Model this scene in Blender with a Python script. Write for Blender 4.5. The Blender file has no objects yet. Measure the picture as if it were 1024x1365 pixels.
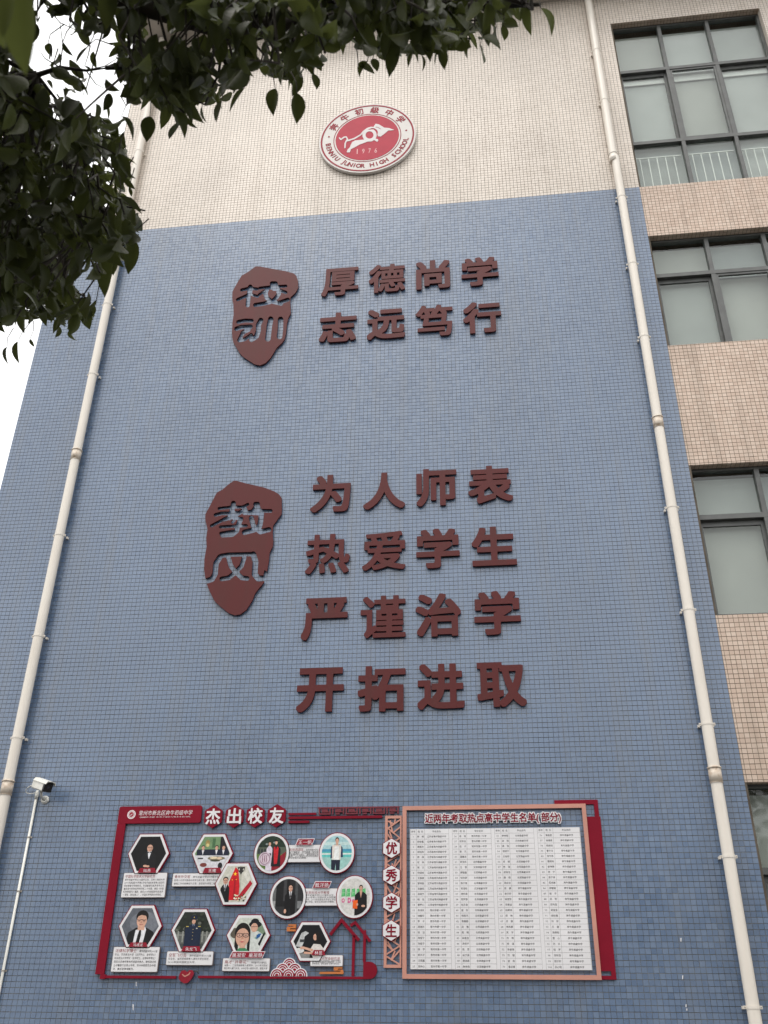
import bpy, math, random
import numpy as np
from mathutils import Vector, Matrix
from mathutils.geometry import tessellate_polygon

random.seed(7); rng = np.random.default_rng(7)
S = bpy.context.scene
COL = S.collection
U = 0.05                       # tile module in metres

# ------------------------------------------------------------------ camera
F_PX, YAW, PITCH, ROLL = 1236.87, -0.127674, 0.513633, 0.013255
CAM = Vector((0.0, -9.2598, 1.6))
cy, sy, cp, sp = math.cos(YAW), math.sin(YAW), math.cos(PITCH), math.sin(PITCH)
FW = Vector((sy*cp, cy*cp, sp)); R0 = Vector((cy, -sy, 0)); U0 = R0.cross(FW)
RT = R0*math.cos(ROLL) + U0*math.sin(ROLL)
UP = -R0*math.sin(ROLL) + U0*math.cos(ROLL)
cd = bpy.data.cameras.new('camera'); cam = bpy.data.objects.new('camera', cd); COL.objects.link(cam)
cam.matrix_world = Matrix((( RT.x, UP.x, -FW.x, CAM.x), (RT.y, UP.y, -FW.y, CAM.y), (RT.z, UP.z, -FW.z, CAM.z), (0, 0, 0, 1)))
cd.sensor_fit = 'VERTICAL'; cd.sensor_height = 36; cd.lens = 36*F_PX/1365.0
cd.clip_start = 0.05; cd.clip_end = 3000
cd.dof.use_dof = True; cd.dof.focus_distance = 11.5; cd.dof.aperture_fstop = 9.5
S.camera = cam

# ------------------------------------------------------------------ world, sun, exposure
SUN_EL, SUN_AZ = math.radians(66), math.radians(205)     # compass direction the light comes from
w = bpy.data.worlds.new('World'); S.world = w; w.use_nodes = True
nt = w.node_tree; nt.nodes.clear()
sky = nt.nodes.new('ShaderNodeTexSky'); sky.sky_type = 'NISHITA'; sky.sun_disc = False
sky.sun_elevation = SUN_EL; sky.sun_rotation = SUN_AZ; sky.dust_density = 4.0; sky.air_density = 1.0
mix = nt.nodes.new('ShaderNodeMix'); mix.data_type = 'RGBA'; mix.inputs[0].default_value = 0.86
mix.inputs[7].default_value = (9.6, 9.5, 9.3, 1)        # the even cloud layer over the clear sky
bg = nt.nodes.new('ShaderNodeBackground'); bg.inputs[1].default_value = 0.12
wo = nt.nodes.new('ShaderNodeOutputWorld')
nt.links.new(sky.outputs[0], mix.inputs[6]); nt.links.new(mix.outputs[2], bg.inputs[0]); nt.links.new(bg.outputs[0], wo.inputs[0])
sd = bpy.data.lights.new('sun', 'SUN'); sd.energy = 0.8; sd.angle = math.radians(25); sd.color = (1, 0.96, 0.9)
sun = bpy.data.objects.new('sun', sd); COL.objects.link(sun)
sv = Vector((math.sin(SUN_AZ)*math.cos(SUN_EL), math.cos(SUN_AZ)*math.cos(SUN_EL), math.sin(SUN_EL)))
sun.rotation_euler = (-sv).to_track_quat('-Z', 'Y').to_euler()
S.view_settings.view_transform = 'Standard'; S.view_settings.look = 'None'
S.view_settings.gamma = 1; S.view_settings.exposure = 0.82; S.view_settings.use_curve_mapping = False

# ------------------------------------------------------------------ survey helpers
def W(x, y, e=0.0):
    """wall-plane position (X, Z in metres) of a surveyed point; e = metres in front of the tiles"""
    v = RT*((x-512)/F_PX) + UP*((682.5-y)/F_PX) + FW
    t = (-CAM.y - e)/v.y
    return (t*v.x, CAM.z + t*v.z)
def ray(x, y, d):
    v = RT*((x-512)/F_PX) + UP*((682.5-y)/F_PX) + FW
    return CAM + v.normalized()*d
def pix(p):
    v = Vector(p)-CAM; k = v.dot(FW)
    return (512+F_PX*v.dot(RT)/k, 682.5-F_PX*v.dot(UP)/k)
def Zu(z): return CAM.z + z*U
def rect4(q, e=0.0):
    """upright rectangle x0,x1,z0,z1 from its four surveyed corners tl,tr,br,bl"""
    a = [W(x, y, e) for x, y in q]
    return ((a[0][0]+a[3][0])/2, (a[1][0]+a[2][0])/2, (a[2][1]+a[3][1])/2, (a[0][1]+a[1][1])/2)
CIRC = [(.5+.5*math.cos(k*math.pi/16), .5+.5*math.sin(k*math.pi/16)) for k in range(32)]
PHEX = [(.5, 0), (0, .25), (0, .75), (.5, 1), (1, .75), (1, .25)]
def fitbox(x0, y0, x1, y1, e=0.0, shape=((0, 0), (0, 1), (1, 0), (1, 1))):
    """upright wall rectangle whose picture has this bounding box"""
    xm, ym = (x0+x1)/2, (y0+y1)/2
    r = [W(x0, ym, e)[0], W(x1, ym, e)[0], W(xm, y1, e)[1], W(xm, y0, e)[1]]
    for _ in range(8):
        P = [pix((r[0]+(r[1]-r[0])*u_, -e, r[2]+(r[3]-r[2])*v_)) for u_, v_ in shape]
        bx0, bx1 = min(p[0] for p in P), max(p[0] for p in P); by0, by1 = min(p[1] for p in P), max(p[1] for p in P)
        k = (r[1]-r[0])/(bx1-bx0); m = (r[3]-r[2])/(by1-by0)
        r[0] += (x0-bx0)*k; r[1] += (x1-bx1)*k; r[2] -= (y1-by1)*m; r[3] -= (y0-by0)*m
    return r

# ------------------------------------------------------------------ object helpers
def link(name, me, mat=None, parent=None, **props):
    o = bpy.data.objects.new(name, me); COL.objects.link(o)
    if mat is not None and me is not None and not me.materials: me.materials.append(mat)
    if parent: o.parent = parent; 
    for k, v in props.items(): o[k] = v
    return o
def thing(name, label, cat, loc=(0, 0, 0), group=None):
    o = bpy.data.objects.new(name, None); COL.objects.link(o); o.empty_display_size = .1
    o.location = loc; o['label'] = label; o['category'] = cat
    if group: o['group'] = group
    return o
def part(name, me, mat, par, **props):
    """child mesh given in world coordinates, parented to an Empty/mesh placed by translation"""
    o = link(name, me, mat, par, **props)
    base = Vector((0, 0, 0)); q = par
    while q: base += q.location; q = q.parent
    o.location = -base
    return o
def np_mesh(name, V, quads=None, tris=None):
    V = np.asarray(V, dtype=np.float32).reshape(-1, 3)
    me = bpy.data.meshes.new(name)
    q = np.asarray(quads if quads is not None else [], dtype=np.int32).reshape(-1, 4)
    t = np.asarray(tris if tris is not None else [], dtype=np.int32).reshape(-1, 3)
    me.vertices.add(len(V)); me.vertices.foreach_set('co', V.ravel())
    nl = len(q)*4+len(t)*3; me.loops.add(nl)
    me.loops.foreach_set('vertex_index', np.concatenate([q.ravel(), t.ravel()]).astype(np.int32))
    me.polygons.add(len(q)+len(t))
    st = np.concatenate([np.arange(len(q))*4, len(q)*4+np.arange(len(t))*3]).astype(np.int32)
    me.polygons.foreach_set('loop_start', st)
    me.polygons.foreach_set('use_smooth', np.zeros(len(q)+len(t), dtype=bool))
    me.update(calc_edges=True); me.validate()
    return me
class MB:
    def __init__(s): s.v = []; s.f = []; s.c = []
    def add(s, V, Fs, col=None):
        n = len(s.v); s.v += [tuple(p) for p in V]
        for f in Fs: s.f.append(tuple(i+n for i in f)); s.c.append(col)
    def box(s, x0, x1, y0, y1, z0, z1, col=None):
        V = [(x, y, z) for x in (x0, x1) for y in (y0, y1) for z in (z0, z1)]
        s.add(V, [(0, 1, 3, 2), (4, 6, 7, 5), (0, 4, 5, 1), (2, 3, 7, 6), (0, 2, 6, 4), (1, 5, 7, 3)], col)
    def solid(s, P2, T, yf, t, col=None, back=True):
        """prism from a triangulated 2D shape (x,z): front at y=yf, t thick towards the wall"""
        n = len(P2)
        # orient triangles so that the front faces -y
        tr = []
        for a, b, c in T:
            ar = (P2[b][0]-P2[a][0])*(P2[c][1]-P2[a][1])-(P2[b][1]-P2[a][1])*(P2[c][0]-P2[a][0])
            if abs(ar) < 1e-14: continue
            tr.append((a, b, c) if ar > 0 else (a, c, b))
        V = [(p[0], yf, p[1]) for p in P2]
        if t <= 0: s.add(V, tr, col); return
        V += [(p[0], yf+t, p[1]) for p in P2]
        Fs = list(tr)
        if back: Fs += [(a+n, c+n, b+n) for a, b, c in tr]
        ed = {}
        for a, b, c in tr:
            for i, j in ((a, b), (b, c), (c, a)):
                if (j, i) in ed: del ed[(j, i)]
                else: ed[(i, j)] = 1
        for i, j in ed: Fs.append((j, i, i+n, j+n))
        s.add(V, Fs, col)
    def poly(s, loops, yf, t, col=None):
        if not isinstance(loops[0][0], (tuple, list)): loops = [loops]
        T = tessellate_polygon([[Vector((p[0], p[1], 0)) for p in L] for L in loops])
        s.solid([p for L in loops for p in L], T, yf, t, col)
    def mesh(s, name, smooth=False):
        me = bpy.data.meshes.new(name); me.from_pydata(s.v, [], s.f); me.update()
        if any(c is not None for c in s.c):
            at = me.color_attributes.new('print', 'FLOAT_COLOR', 'CORNER')
            a = []
            for p, c in zip(me.polygons, s.c):
                a += list((c or (1, 1, 1))[:3]+(1,))*p.loop_total
            at.data.foreach_set('color', a)
        if smooth: me.polygons.foreach_set('use_smooth', [len(p.vertices) <= 4 for p in me.polygons])
        return me
def islands(mb):
    """split a builder into its unconnected pieces"""
    par = list(range(len(mb.v)))
    def find(i):
        while par[i] != i: par[i] = par[par[i]]; i = par[i]
        return i
    for f in mb.f:
        a = find(f[0])
        for i in f[1:]: par[find(i)] = a
    G = {}
    for f, c in zip(mb.f, mb.c): G.setdefault(find(f[0]), []).append((f, c))
    out = []
    for fs in G.values():
        q = MB(); mp = {}
        for f, c in fs:
            for i in f:
                if i not in mp: mp[i] = len(q.v); q.v.append(mb.v[i])
            q.f.append(tuple(mp[i] for i in f)); q.c.append(c)
        out.append(q)
    return out
def tube(mb, pts, rad, n=10, cap=True, col=None):
    pts = [Vector(p) for p in pts]; rs = rad if isinstance(rad, (list, tuple)) else [rad]*len(pts)
    V = []; Fs = []; ref = None
    for i, p in enumerate(pts):
        d = (pts[min(i+1, len(pts)-1)]-pts[max(i-1, 0)]).normalized()
        if ref is None: ref = Vector((0, 0, 1)) if abs(d.z) < .9 else Vector((1, 0, 0))
        a = d.cross(ref).normalized(); b = d.cross(a).normalized(); ref = -b if False else ref
        for k in range(n):
            t = 2*math.pi*k/n; V.append(p+(a*math.cos(t)+b*math.sin(t))*rs[i])
    for i in range(len(pts)-1):
        for k in range(n):
            k2 = (k+1) % n; Fs.append((i*n+k, i*n+k2, (i+1)*n+k2, (i+1)*n+k))
    if cap: Fs += [tuple(range(n-1, -1, -1)), tuple((len(pts)-1)*n+k for k in range(n))]
    mb.add(V, Fs, col)

# ------------------------------------------------------------------ materials
def new_mat(name):
    m = bpy.data.materials.new(name); m.use_nodes = True; n = m.node_tree; n.nodes.clear()
    out = n.nodes.new('ShaderNodeOutputMaterial'); b = n.nodes.new('ShaderNodeBsdfPrincipled')
    n.links.new(b.outputs[0], out.inputs[0]); return m, n, b
def lin(r, g, b): return tuple(((c/255)/12.92 if c/255 <= .04045 else ((c/255+.055)/1.055)**2.4) for c in (r, g, b))
def mat(name, col, rough=.5, var=.12, scale=6.0, metal=0, spec=.5, bump=0, stain=None, stretch=None):
    m, n, b = new_mat(name)
    b.inputs['Roughness'].default_value = rough; b.inputs['Metallic'].default_value = metal
    b.inputs['Specular IOR Level'].default_value = spec
    geo = n.nodes.new('ShaderNodeNewGeometry'); mp = n.nodes.new('ShaderNodeMapping')
    n.links.new(geo.outputs['Position'], mp.inputs[0])
    if stretch: mp.inputs['Scale'].default_value = stretch
    ns = n.nodes.new('ShaderNodeTexNoise'); ns.inputs['Scale'].default_value = scale; ns.inputs['Detail'].default_value = 6
    n.links.new(mp.outputs[0], ns.inputs['Vector'])
    rp = n.nodes.new('ShaderNodeMapRange'); rp.inputs[1].default_value = .3; rp.inputs[2].default_value = .7
    n.links.new(ns.outputs[0], rp.inputs[0])
    mx = n.nodes.new('ShaderNodeMix'); mx.data_type = 'RGBA'
    c2 = stain or tuple(c*(1-var*2) for c in col)
    mx.inputs[6].default_value = (*[c*(1+var*.4) for c in col], 1)
    mx.inputs[7].default_value = (*c2, 1); n.links.new(rp.outputs[0], mx.inputs[0])
    if stain: rp.inputs[1].default_value = .45; rp.inputs[2].default_value = .85
    n.links.new(mx.outputs[2], b.inputs['Base Color'])
    if bump:
        bp = n.nodes.new('ShaderNodeBump'); bp.inputs['Strength'].default_value = bump; bp.inputs['Distance'].default_value = .002
        n.links.new(ns.outputs[0], bp.inputs['Height']); n.links.new(bp.outputs[0], b.inputs['Normal'])
    return m
def tile_mat(name, c1, c2, c3, rough, dirt, xo, zo, streak=.35, spec=.5):
    """glazed tile: every tile its own tone, firing clouds, and rain streaks running down the wall"""
    m, n, b = new_mat(name); L = n.links.new
    geo = n.nodes.new('ShaderNodeNewGeometry')
    ad = n.nodes.new('ShaderNodeVectorMath'); ad.operation = 'ADD'; ad.inputs[1].default_value = (-xo, U*.5, -zo); L(geo.outputs['Position'], ad.inputs[0])
    dv = n.nodes.new('ShaderNodeVectorMath'); dv.operation = 'SCALE'; dv.inputs['Scale'].default_value = 1/U; L(ad.outputs[0], dv.inputs[0])
    fl = n.nodes.new('ShaderNodeVectorMath'); fl.operation = 'FLOOR'; L(dv.outputs[0], fl.inputs[0])
    wn = n.nodes.new('ShaderNodeTexWhiteNoise'); wn.noise_dimensions = '3D'; L(fl.outputs[0], wn.inputs[0])
    r = n.nodes.new('ShaderNodeValToRGB'); r.color_ramp.interpolation = 'LINEAR'
    e = r.color_ramp.elements; e[0].position = 0; e[0].color = (*c1, 1); e[1].position = 1; e[1].color = (*c3, 1)
    k = e.new(.5); k.color = (*c2, 1); L(wn.outputs[0], r.inputs[0])
    b.inputs['Specular IOR Level'].default_value = spec
    # sheet-sized batches of slightly different firing
    ns = n.nodes.new('ShaderNodeTexNoise'); ns.inputs['Scale'].default_value = .8; ns.inputs['Detail'].default_value = 5; L(geo.outputs['Position'], ns.inputs[0])
    m1 = n.nodes.new('ShaderNodeMapRange'); m1.inputs[1].default_value = .3; m1.inputs[2].default_value = .7; m1.inputs[3].default_value = .9; m1.inputs[4].default_value = 1.08; L(ns.outputs[0], m1.inputs[0])
    mu = n.nodes.new('ShaderNodeMix'); mu.data_type = 'RGBA'; mu.blend_type = 'MULTIPLY'; mu.inputs[0].default_value = 1
    L(r.outputs[0], mu.inputs[6]); L(m1.outputs[0], mu.inputs[7])
    # rain streaks
    mp = n.nodes.new('ShaderNodeMapping'); mp.inputs['Scale'].default_value = (5.5, 1, .28); L(geo.outputs['Position'], mp.inputs[0])
    st = n.nodes.new('ShaderNodeTexNoise'); st.inputs['Scale'].default_value = 1.0; st.inputs['Detail'].default_value = 7; st.inputs['Roughness'].default_value = .6; L(mp.outputs[0], st.inputs[0])
    m2 = n.nodes.new('ShaderNodeMapRange'); m2.inputs[1].default_value = .5; m2.inputs[2].default_value = .78; m2.inputs[4].default_value = streak; L(st.outputs[0], m2.inputs[0])
    mx = n.nodes.new('ShaderNodeMix'); mx.data_type = 'RGBA'; mx.inputs[7].default_value = (*dirt, 1); L(m2.outputs[0], mx.inputs[0]); L(mu.outputs[2], mx.inputs[6])
    L(mx.outputs[2], b.inputs['Base Color'])
    m3 = n.nodes.new('ShaderNodeMapRange'); m3.inputs[3].default_value = rough-.08; m3.inputs[4].default_value = rough+.1; L(wn.outputs[0], m3.inputs[0]); L(m3.outputs[0], b.inputs['Roughness'])
    return m
XB, ZB = 45.8*U, Zu(204)       # right edge of the blue field, line where blue meets cream
M = {}
M['blue'] = tile_mat('blue_glazed_tile', (.084, .134, .226), (.094, .146, .240), (.105, .158, .250), .33, (.13, .14, .155), XB, ZB, .45, 1.1)
M['cream'] = tile_mat('cream_glazed_tile', (.61, .54, .47), (.645, .575, .505), (.68, .61, .54), .36, (.40, .34, .28), XB+.5*U, ZB)
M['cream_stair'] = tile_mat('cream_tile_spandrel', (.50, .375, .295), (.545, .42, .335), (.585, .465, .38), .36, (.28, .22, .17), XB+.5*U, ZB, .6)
M['grout'] = mat('grey_brown_grout', (.135, .112, .088), .95, .3, 3, spec=.2)
M['grout_blue'] = mat('greenish_grey_grout', (.165, .16, .14), .95, .3, 3, spec=.2)
M['concrete'] = mat('painted_concrete', (.50, .46, .41), .85, .2, 2.5, spec=.2, stain=(.30, .27, .23))
M['pipe'] = mat('ivory_plastic_pipe', (.70, .65, .58), .38, .04, 3, stain=(.64, .585, .51), stretch=(3, 3, .6))
M['pipe_rust'] = mat('weathered_pipe_socket', (.55, .48, .40), .5, .2, 22, stain=(.26, .15, .07))
M['steel'] = mat('dull_steel_clip', (.42, .38, .33), .5, .2, 40, metal=.3)
M['frame'] = mat('grey_aluminium_frame', (.10, .104, .10), .42, .15, 8)
M['frame_dark'] = mat('dark_window_gasket', (.018, .018, .018), .6, .1, 8)
M['blind'] = mat('pale_grey_roller_blind', (.37, .385, .37), .8, .05, 2, spec=.1)
BL = [mat('roller_blind_tone_%s' % n_, c_, .8, .05, 2, spec=.1) for n_, c_ in (('warm', (.40, .405, .38)), ('cool', (.34, .36, .355)), ('pale', (.44, .455, .44)))]
M['rail'] = mat('white_painted_rail', (.75, .76, .72), .5, .05)
M['red3d'] = mat('oxide_red_lacquered_board', (.078, .010, .010), .5, .22, 2.6, spec=.25, bump=.05, stain=(.070, .016, .014), stretch=(2.2, 1, .5))
M['red'] = mat('crimson_board', (.205, .006, .020), .6, .08, 3, spec=.12)
M['salmon'] = mat('salmon_painted_bar', (.53, .25, .19), .5, .08, 3)
M['white'] = mat('white_acrylic', (.70, .69, .70), .4, .04, 3)
M['edge'] = mat('grey_board_edge', (.16, .13, .13), .6, .1)
M['orange'] = mat('orange_board', (.50, .155, .035), .5, .06, 3)
M['cctv'] = mat('white_camera_housing', (.70, .69, .64), .35, .06, 20)
M['black'] = mat('black_plastic', (.012, .012, .014), .25, .05)
M['asphalt'] = mat('asphalt', (.07, .068, .065), .9, .25, 3, bump=.3)
M['bark'] = mat('grey_brown_bark', (.045, .036, .026), .9, .35, 18, bump=.6)
def print_mat():
    m, n, b = new_mat('flat_colour_print'); a = n.nodes.new('ShaderNodeVertexColor'); a.layer_name = 'print'
    ge = n.nodes.new('ShaderNodeNewGeometry'); ns = n.nodes.new('ShaderNodeTexNoise'); ns.inputs['Scale'].default_value = 38; ns.inputs['Detail'].default_value = 8; ns.inputs['Roughness'].default_value = .7
    mr = n.nodes.new('ShaderNodeMapRange'); mr.inputs[1].default_value = .3; mr.inputs[2].default_value = .7; mr.inputs[3].default_value = .72; mr.inputs[4].default_value = 1.16
    mm = n.nodes.new('ShaderNodeMix'); mm.data_type = 'RGBA'; mm.blend_type = 'MULTIPLY'; mm.inputs[0].default_value = 1
    n.links.new(ge.outputs['Position'], ns.inputs[0]); n.links.new(ns.outputs[0], mr.inputs[0]); n.links.new(a.outputs[0], mm.inputs[6]); n.links.new(mr.outputs[0], mm.inputs[7])
    n.links.new(mm.outputs[2], b.inputs['Base Color']); b.inputs['Roughness'].default_value = .45
    b.inputs['Specular IOR Level'].default_value = .3; return m
M['print'] = print_mat()
def glass_mat():
    m = bpy.data.materials.new('window_glass'); m.use_nodes = True; n = m.node_tree; n.nodes.clear()
    out = n.nodes.new('ShaderNodeOutputMaterial'); mx = n.nodes.new('ShaderNodeMixShader')
    tr = n.nodes.new('ShaderNodeBsdfTransparent'); tr.inputs[0].default_value = (.92, .94, .93, 1)
    gl = n.nodes.new('ShaderNodeBsdfGlossy'); gl.inputs['Roughness'].default_value = .03; gl.inputs[0].default_value = (.95, .98, .97, 1)
    fr = n.nodes.new('ShaderNodeFresnel'); fr.inputs[0].default_value = 1.62
    nz = n.nodes.new('ShaderNodeTexNoise'); nz.inputs['Scale'].default_value = 1.3; geo = n.nodes.new('ShaderNodeNewGeometry')
    bp = n.nodes.new('ShaderNodeBump'); bp.inputs['Strength'].default_value = .15; bp.inputs['Distance'].default_value = .01
    n.links.new(geo.outputs['Position'], nz.inputs[0]); 
    mm = n.nodes.new('ShaderNodeMath'); mm.operation = 'SUBTRACT'; mm.inputs[0].default_value = 1; n.links.new(geo.outputs['Backfacing'], mm.inputs[1])
    m2 = n.nodes.new('ShaderNodeMath'); m2.operation = 'MULTIPLY'; n.links.new(mm.outputs[0], m2.inputs[0]); n.links.new(fr.outputs[0], m2.inputs[1])
    n.links.new(m2.outputs[0], mx.inputs[0]); n.links.new(tr.outputs[0], mx.inputs[1]); n.links.new(gl.outputs[0], mx.inputs[2])
    n.links.new(mx.outputs[0], out.inputs[0]); return m
M['glass'] = glass_mat()
def leaf_mat():
    m, n, b = new_mat('broad_evergreen_leaf'); L = n.links.new
    geo = n.nodes.new('ShaderNodeNewGeometry'); oi = n.nodes.new('ShaderNodeObjectInfo')
    ns = n.nodes.new('ShaderNodeTexNoise'); ns.inputs['Scale'].default_value = 9; ns.inputs['Detail'].default_value = 3
    ad = n.nodes.new('ShaderNodeVectorMath'); ad.operation = 'ADD'; L(geo.outputs['Position'], ad.inputs[0]); L(oi.outputs['Random'], ad.inputs[1]); L(ad.outputs[0], ns.inputs[0])
    r = n.nodes.new('ShaderNodeValToRGB'); e = r.color_ramp.elements
    e[0].position = .3; e[0].color = (.022, .024, .010, 1); e[1].position = .75; e[1].color = (.046, .058, .018, 1)
    L(ns.outputs[0], r.inputs[0]); L(r.outputs[0], b.inputs['Base Color']); b.inputs['Roughness'].default_value = .45
    n2 = n.nodes.new('ShaderNodeTexNoise'); n2.inputs['Scale'].default_value = 90; L(geo.outputs['Position'], n2.inputs[0])
    bp = n.nodes.new('ShaderNodeBump'); bp.inputs['Strength'].default_value = .35; bp.inputs['Distance'].default_value = .003; L(n2.outputs[0], bp.inputs['Height']); L(bp.outputs[0], b.inputs['Normal'])
    b.inputs['Specular IOR Level'].default_value = .16
    tr = n.nodes.new('ShaderNodeBsdfTranslucent'); tr.inputs[0].default_value = (.17, .20, .05, 1)
    mx = n.nodes.new('ShaderNodeMixShader'); mx.inputs[0].default_value = .18
    out = [k for k in n.nodes if k.type == 'OUTPUT_MATERIAL'][0]
    L(b.outputs[0], mx.inputs[1]); L(tr.outputs[0], mx.inputs[2]); L(mx.outputs[0], out.inputs[0]); return m
M['leaf'] = leaf_mat()

# ------------------------------------------------------------------ ground
gme = np_mesh('ground', [(-400, -400, 0), (400, -400, 0), (400, 400, 0), (-400, 400, 0)], [(0, 1, 2, 3)])
link('ground', gme, M['asphalt'], kind='structure')

# ------------------------------------------------------------------ school building
bld = thing('school_building', 'tall school block in small blue tiles below and cream tiles above, grey windows at right', 'building')
XL, XC, XR = -120.2*U, -108.4*U, 160*U          # left edge of the blue wing, of the cream wall, right end
X1 = XB + .4*U                                   # left jamb of the windows
DEP = .012                                       # grout lies 12 mm behind world y=0? tiles 5 mm proud of it
GY = .0022
wins = [(204, 277.3, [46.3, 60.6, 75.1, 90.8], [223.8, 255.8]),
        (148.3, 185.4, [46.3+14.55*i for i in range(7)], [172.9]),
        (76.8, 113.6, [46.3+14.55*i for i in range(7)], [101.0]),
        (4.5, 42.6, [46.3+14.55*i for i in range(7)], [27.0])]
core = MB()
core.box(XC, XB+.02, GY, 9, ZB, Zu(292))
low = MB(); low.box(XL, XC, GY, 9, 0, Zu(206.5)); low.box(XC, XB, GY, 9, 0, ZB); part('lower_wall_core', low.mesh('lower_wall_core'), M['grout_blue'], bld)
core.box(XB, XB+.02, GY, 9, 0, ZB)
zt = Zu(292); xa = XB+.02
x_w1 = 90.8*U; x_w2 = (46.3+14.55*6)*U
core.box(xa, XR, .30, 9, 0, zt)                  # mass behind the windows
core.box(xa, x_w1, GY, .30, Zu(277.3), zt); core.box(x_w1, x_w2, GY, .30, Zu(185.4), zt); core.box(x_w2, XR, GY, .30, 0, zt)
core.box(xa, x_w1, GY, .30, Zu(185.4), Zu(204))
core.box(xa, x_w2, GY, .30, Zu(113.6), Zu(148.3)); core.box(xa, x_w2, GY, .30, Zu(42.6), Zu(76.8)); core.box(xa, x_w2, GY, .30, 0, Zu(4.5))
part('wall_core', core.mesh('wall_core'), M['grout'], bld)
cop = MB(); cop.box(XC-.10, XR, -.53, .4, zt, zt+.10); cop.box(XC-.13, XR, -.56, -.50, zt+.02, zt+.36); cop.box(XL-.02, XC-.003, -.04, 9.02, Zu(206.5), Zu(208))
cop.box(XC-.05, XR, .5, 9, zt+.10, zt+.6)
part('roof_coping', cop.mesh('roof_coping'), M['concrete'], bld)

def tiles(cells, ox, oz, name, m, n_single=0, org=None, ux=(1, 0, 0), uz=(0, 0, 1), un=(0, -1, 0), gx=.0019, gz=.0022):
    """cells: array of (x0, x1, z0, z1) in the plane spanned by ux,uz; tiles stand 4-5 mm proud along un"""
    C = np.asarray(cells, dtype=np.float64)
    n = len(C); pr = .0022; bv = .0006
    jx = rng.normal(0, .00025, (n, 1)); C = C + np.hstack([jx, jx, jx[::-1], jx[::-1]])
    x0, x1, z0, z1 = C[:, 0]+gx, C[:, 1]-gx, C[:, 2]+gz, C[:, 3]-gz
    d = pr + rng.normal(0, .00018, (n, 1)) + rng.normal(0, .00016, (n, 4))
    o = np.array(org if org is not None else (0, GY, 0)); ux, uz, un = map(np.array, (ux, uz, un))
    def P(x, z, dd): return o + x[:, None]*ux + z[:, None]*uz + dd[:, None]*un
    z_ = np.zeros(n)-.001
    V = np.stack([P(x0, z0, z_), P(x1, z0, z_), P(x1, z1, z_), P(x0, z1, z_),
                  P(x0+bv, z0+bv, d[:, 0]), P(x1-bv, z0+bv, d[:, 1]), P(x1-bv, z1-bv, d[:, 2]), P(x0+bv, z1-bv, d[:, 3])], axis=1)
    Q = np.array([(4, 5, 6, 7), (0, 1, 5, 4), (1, 2, 6, 5), (2, 3, 7, 6), (3, 0, 4, 7)])
    if np.dot(np.cross(ux, uz), un) < 0: Q = Q[:, ::-1]
    V = V.reshape(-1, 3); Q = (Q[None]+np.arange(n)[:, None, None]*8).reshape(-1, 4)
    me = np_mesh(name, V, Q)
    return part(name, me, m, bld, kind='stuff')
def grid(x0, x1, z0, z1, ox, oz):
    """whole and cut tiles filling a rectangle on a grid through (ox, oz)"""
    def ticks(a, b, o):
        k0 = math.floor((a-o)/U+1e-4); k1 = math.ceil((b-o)/U-1e-4)
        t = [o+k*U for k in range(k0, k1+1)]; t[0] = a; t[-1] = b
        return [(p, q) for p, q in zip(t, t[1:]) if q-p > .012]
    return [(a, b, c, d) for a, b in ticks(x0, x1, ox) for c, d in ticks(z0, z1, oz)]
blue = grid(XL, XB, ZB-204*U, ZB, XB, ZB)
# the bottom rows of the picture hold the largest tiles: those are single parts
def key(c):
    px = pix(((c[0]+c[1])/2, 0, (c[2]+c[3])/2)); return (0 < px[0] < 1024 and 0 < px[1] < 1365)
seen = sorted([c for c in blue if c[2] < Zu(7) and key(c)], key=lambda c: c[2])[:300]
sset = set(seen); rest = [c for c in blue if c not in sset]
tiles(rest, XB, ZB, 'blue_tile_field', M['blue'], gx=.0012, gz=.0021)
tme = []
for v in range(4):
    g = .0023; b_ = .0006; h = U/2-g; d = [.0022+random.gauss(0, .0002) for _ in range(4)]
    hx_ = U/2-.0012
    V = [(-hx_, .001, -h), (hx_, .001, -h), (hx_, .001, h), (-hx_, .001, h), (-hx_+b_, -d[0], -h+b_), (hx_-b_, -d[1], -h+b_), (hx_-b_, -d[2], h-b_), (-hx_+b_, -d[3], h-b_)]
    me = np_mesh('tile', V, [(4, 5, 6, 7), (0, 1, 5, 4), (1, 2, 6, 5), (2, 3, 7, 6), (3, 0, 4, 7)]); me.materials.append(M['blue']); tme.append(me)
for c in seen:
    o = bpy.data.objects.new('tile', random.choice(tme)); COL.objects.link(o); o.parent = bld
    o.location = ((c[0]+c[1])/2, GY, (c[2]+c[3])/2)
XG = XB+.5*U
cream = grid(XC, XB, ZB, zt, XB, ZB) + grid(XB, x_w1, Zu(277.3), zt, XB, ZB) + grid(x_w1, x_w2, Zu(185.4), zt, XG, ZB)
tiles(cream, 0, 0, 'cream_tile_field', M['cream'])
sp_ = grid(XB, x_w1, Zu(185.4), Zu(204), XG, ZB) + grid(XB, x_w2, Zu(113.6), Zu(148.3), XG, ZB) + grid(XB, x_w2, Zu(42.6), Zu(76.8), XG, ZB) + grid(XB, x_w2, ZB-204*U, Zu(4.5), XG, ZB) + grid(x_w2, XR, ZB-204*U, Zu(185.4), XG, ZB)
tiles(sp_, 0, 0, 'spandrel_tile_field', M['cream_stair'])
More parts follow.
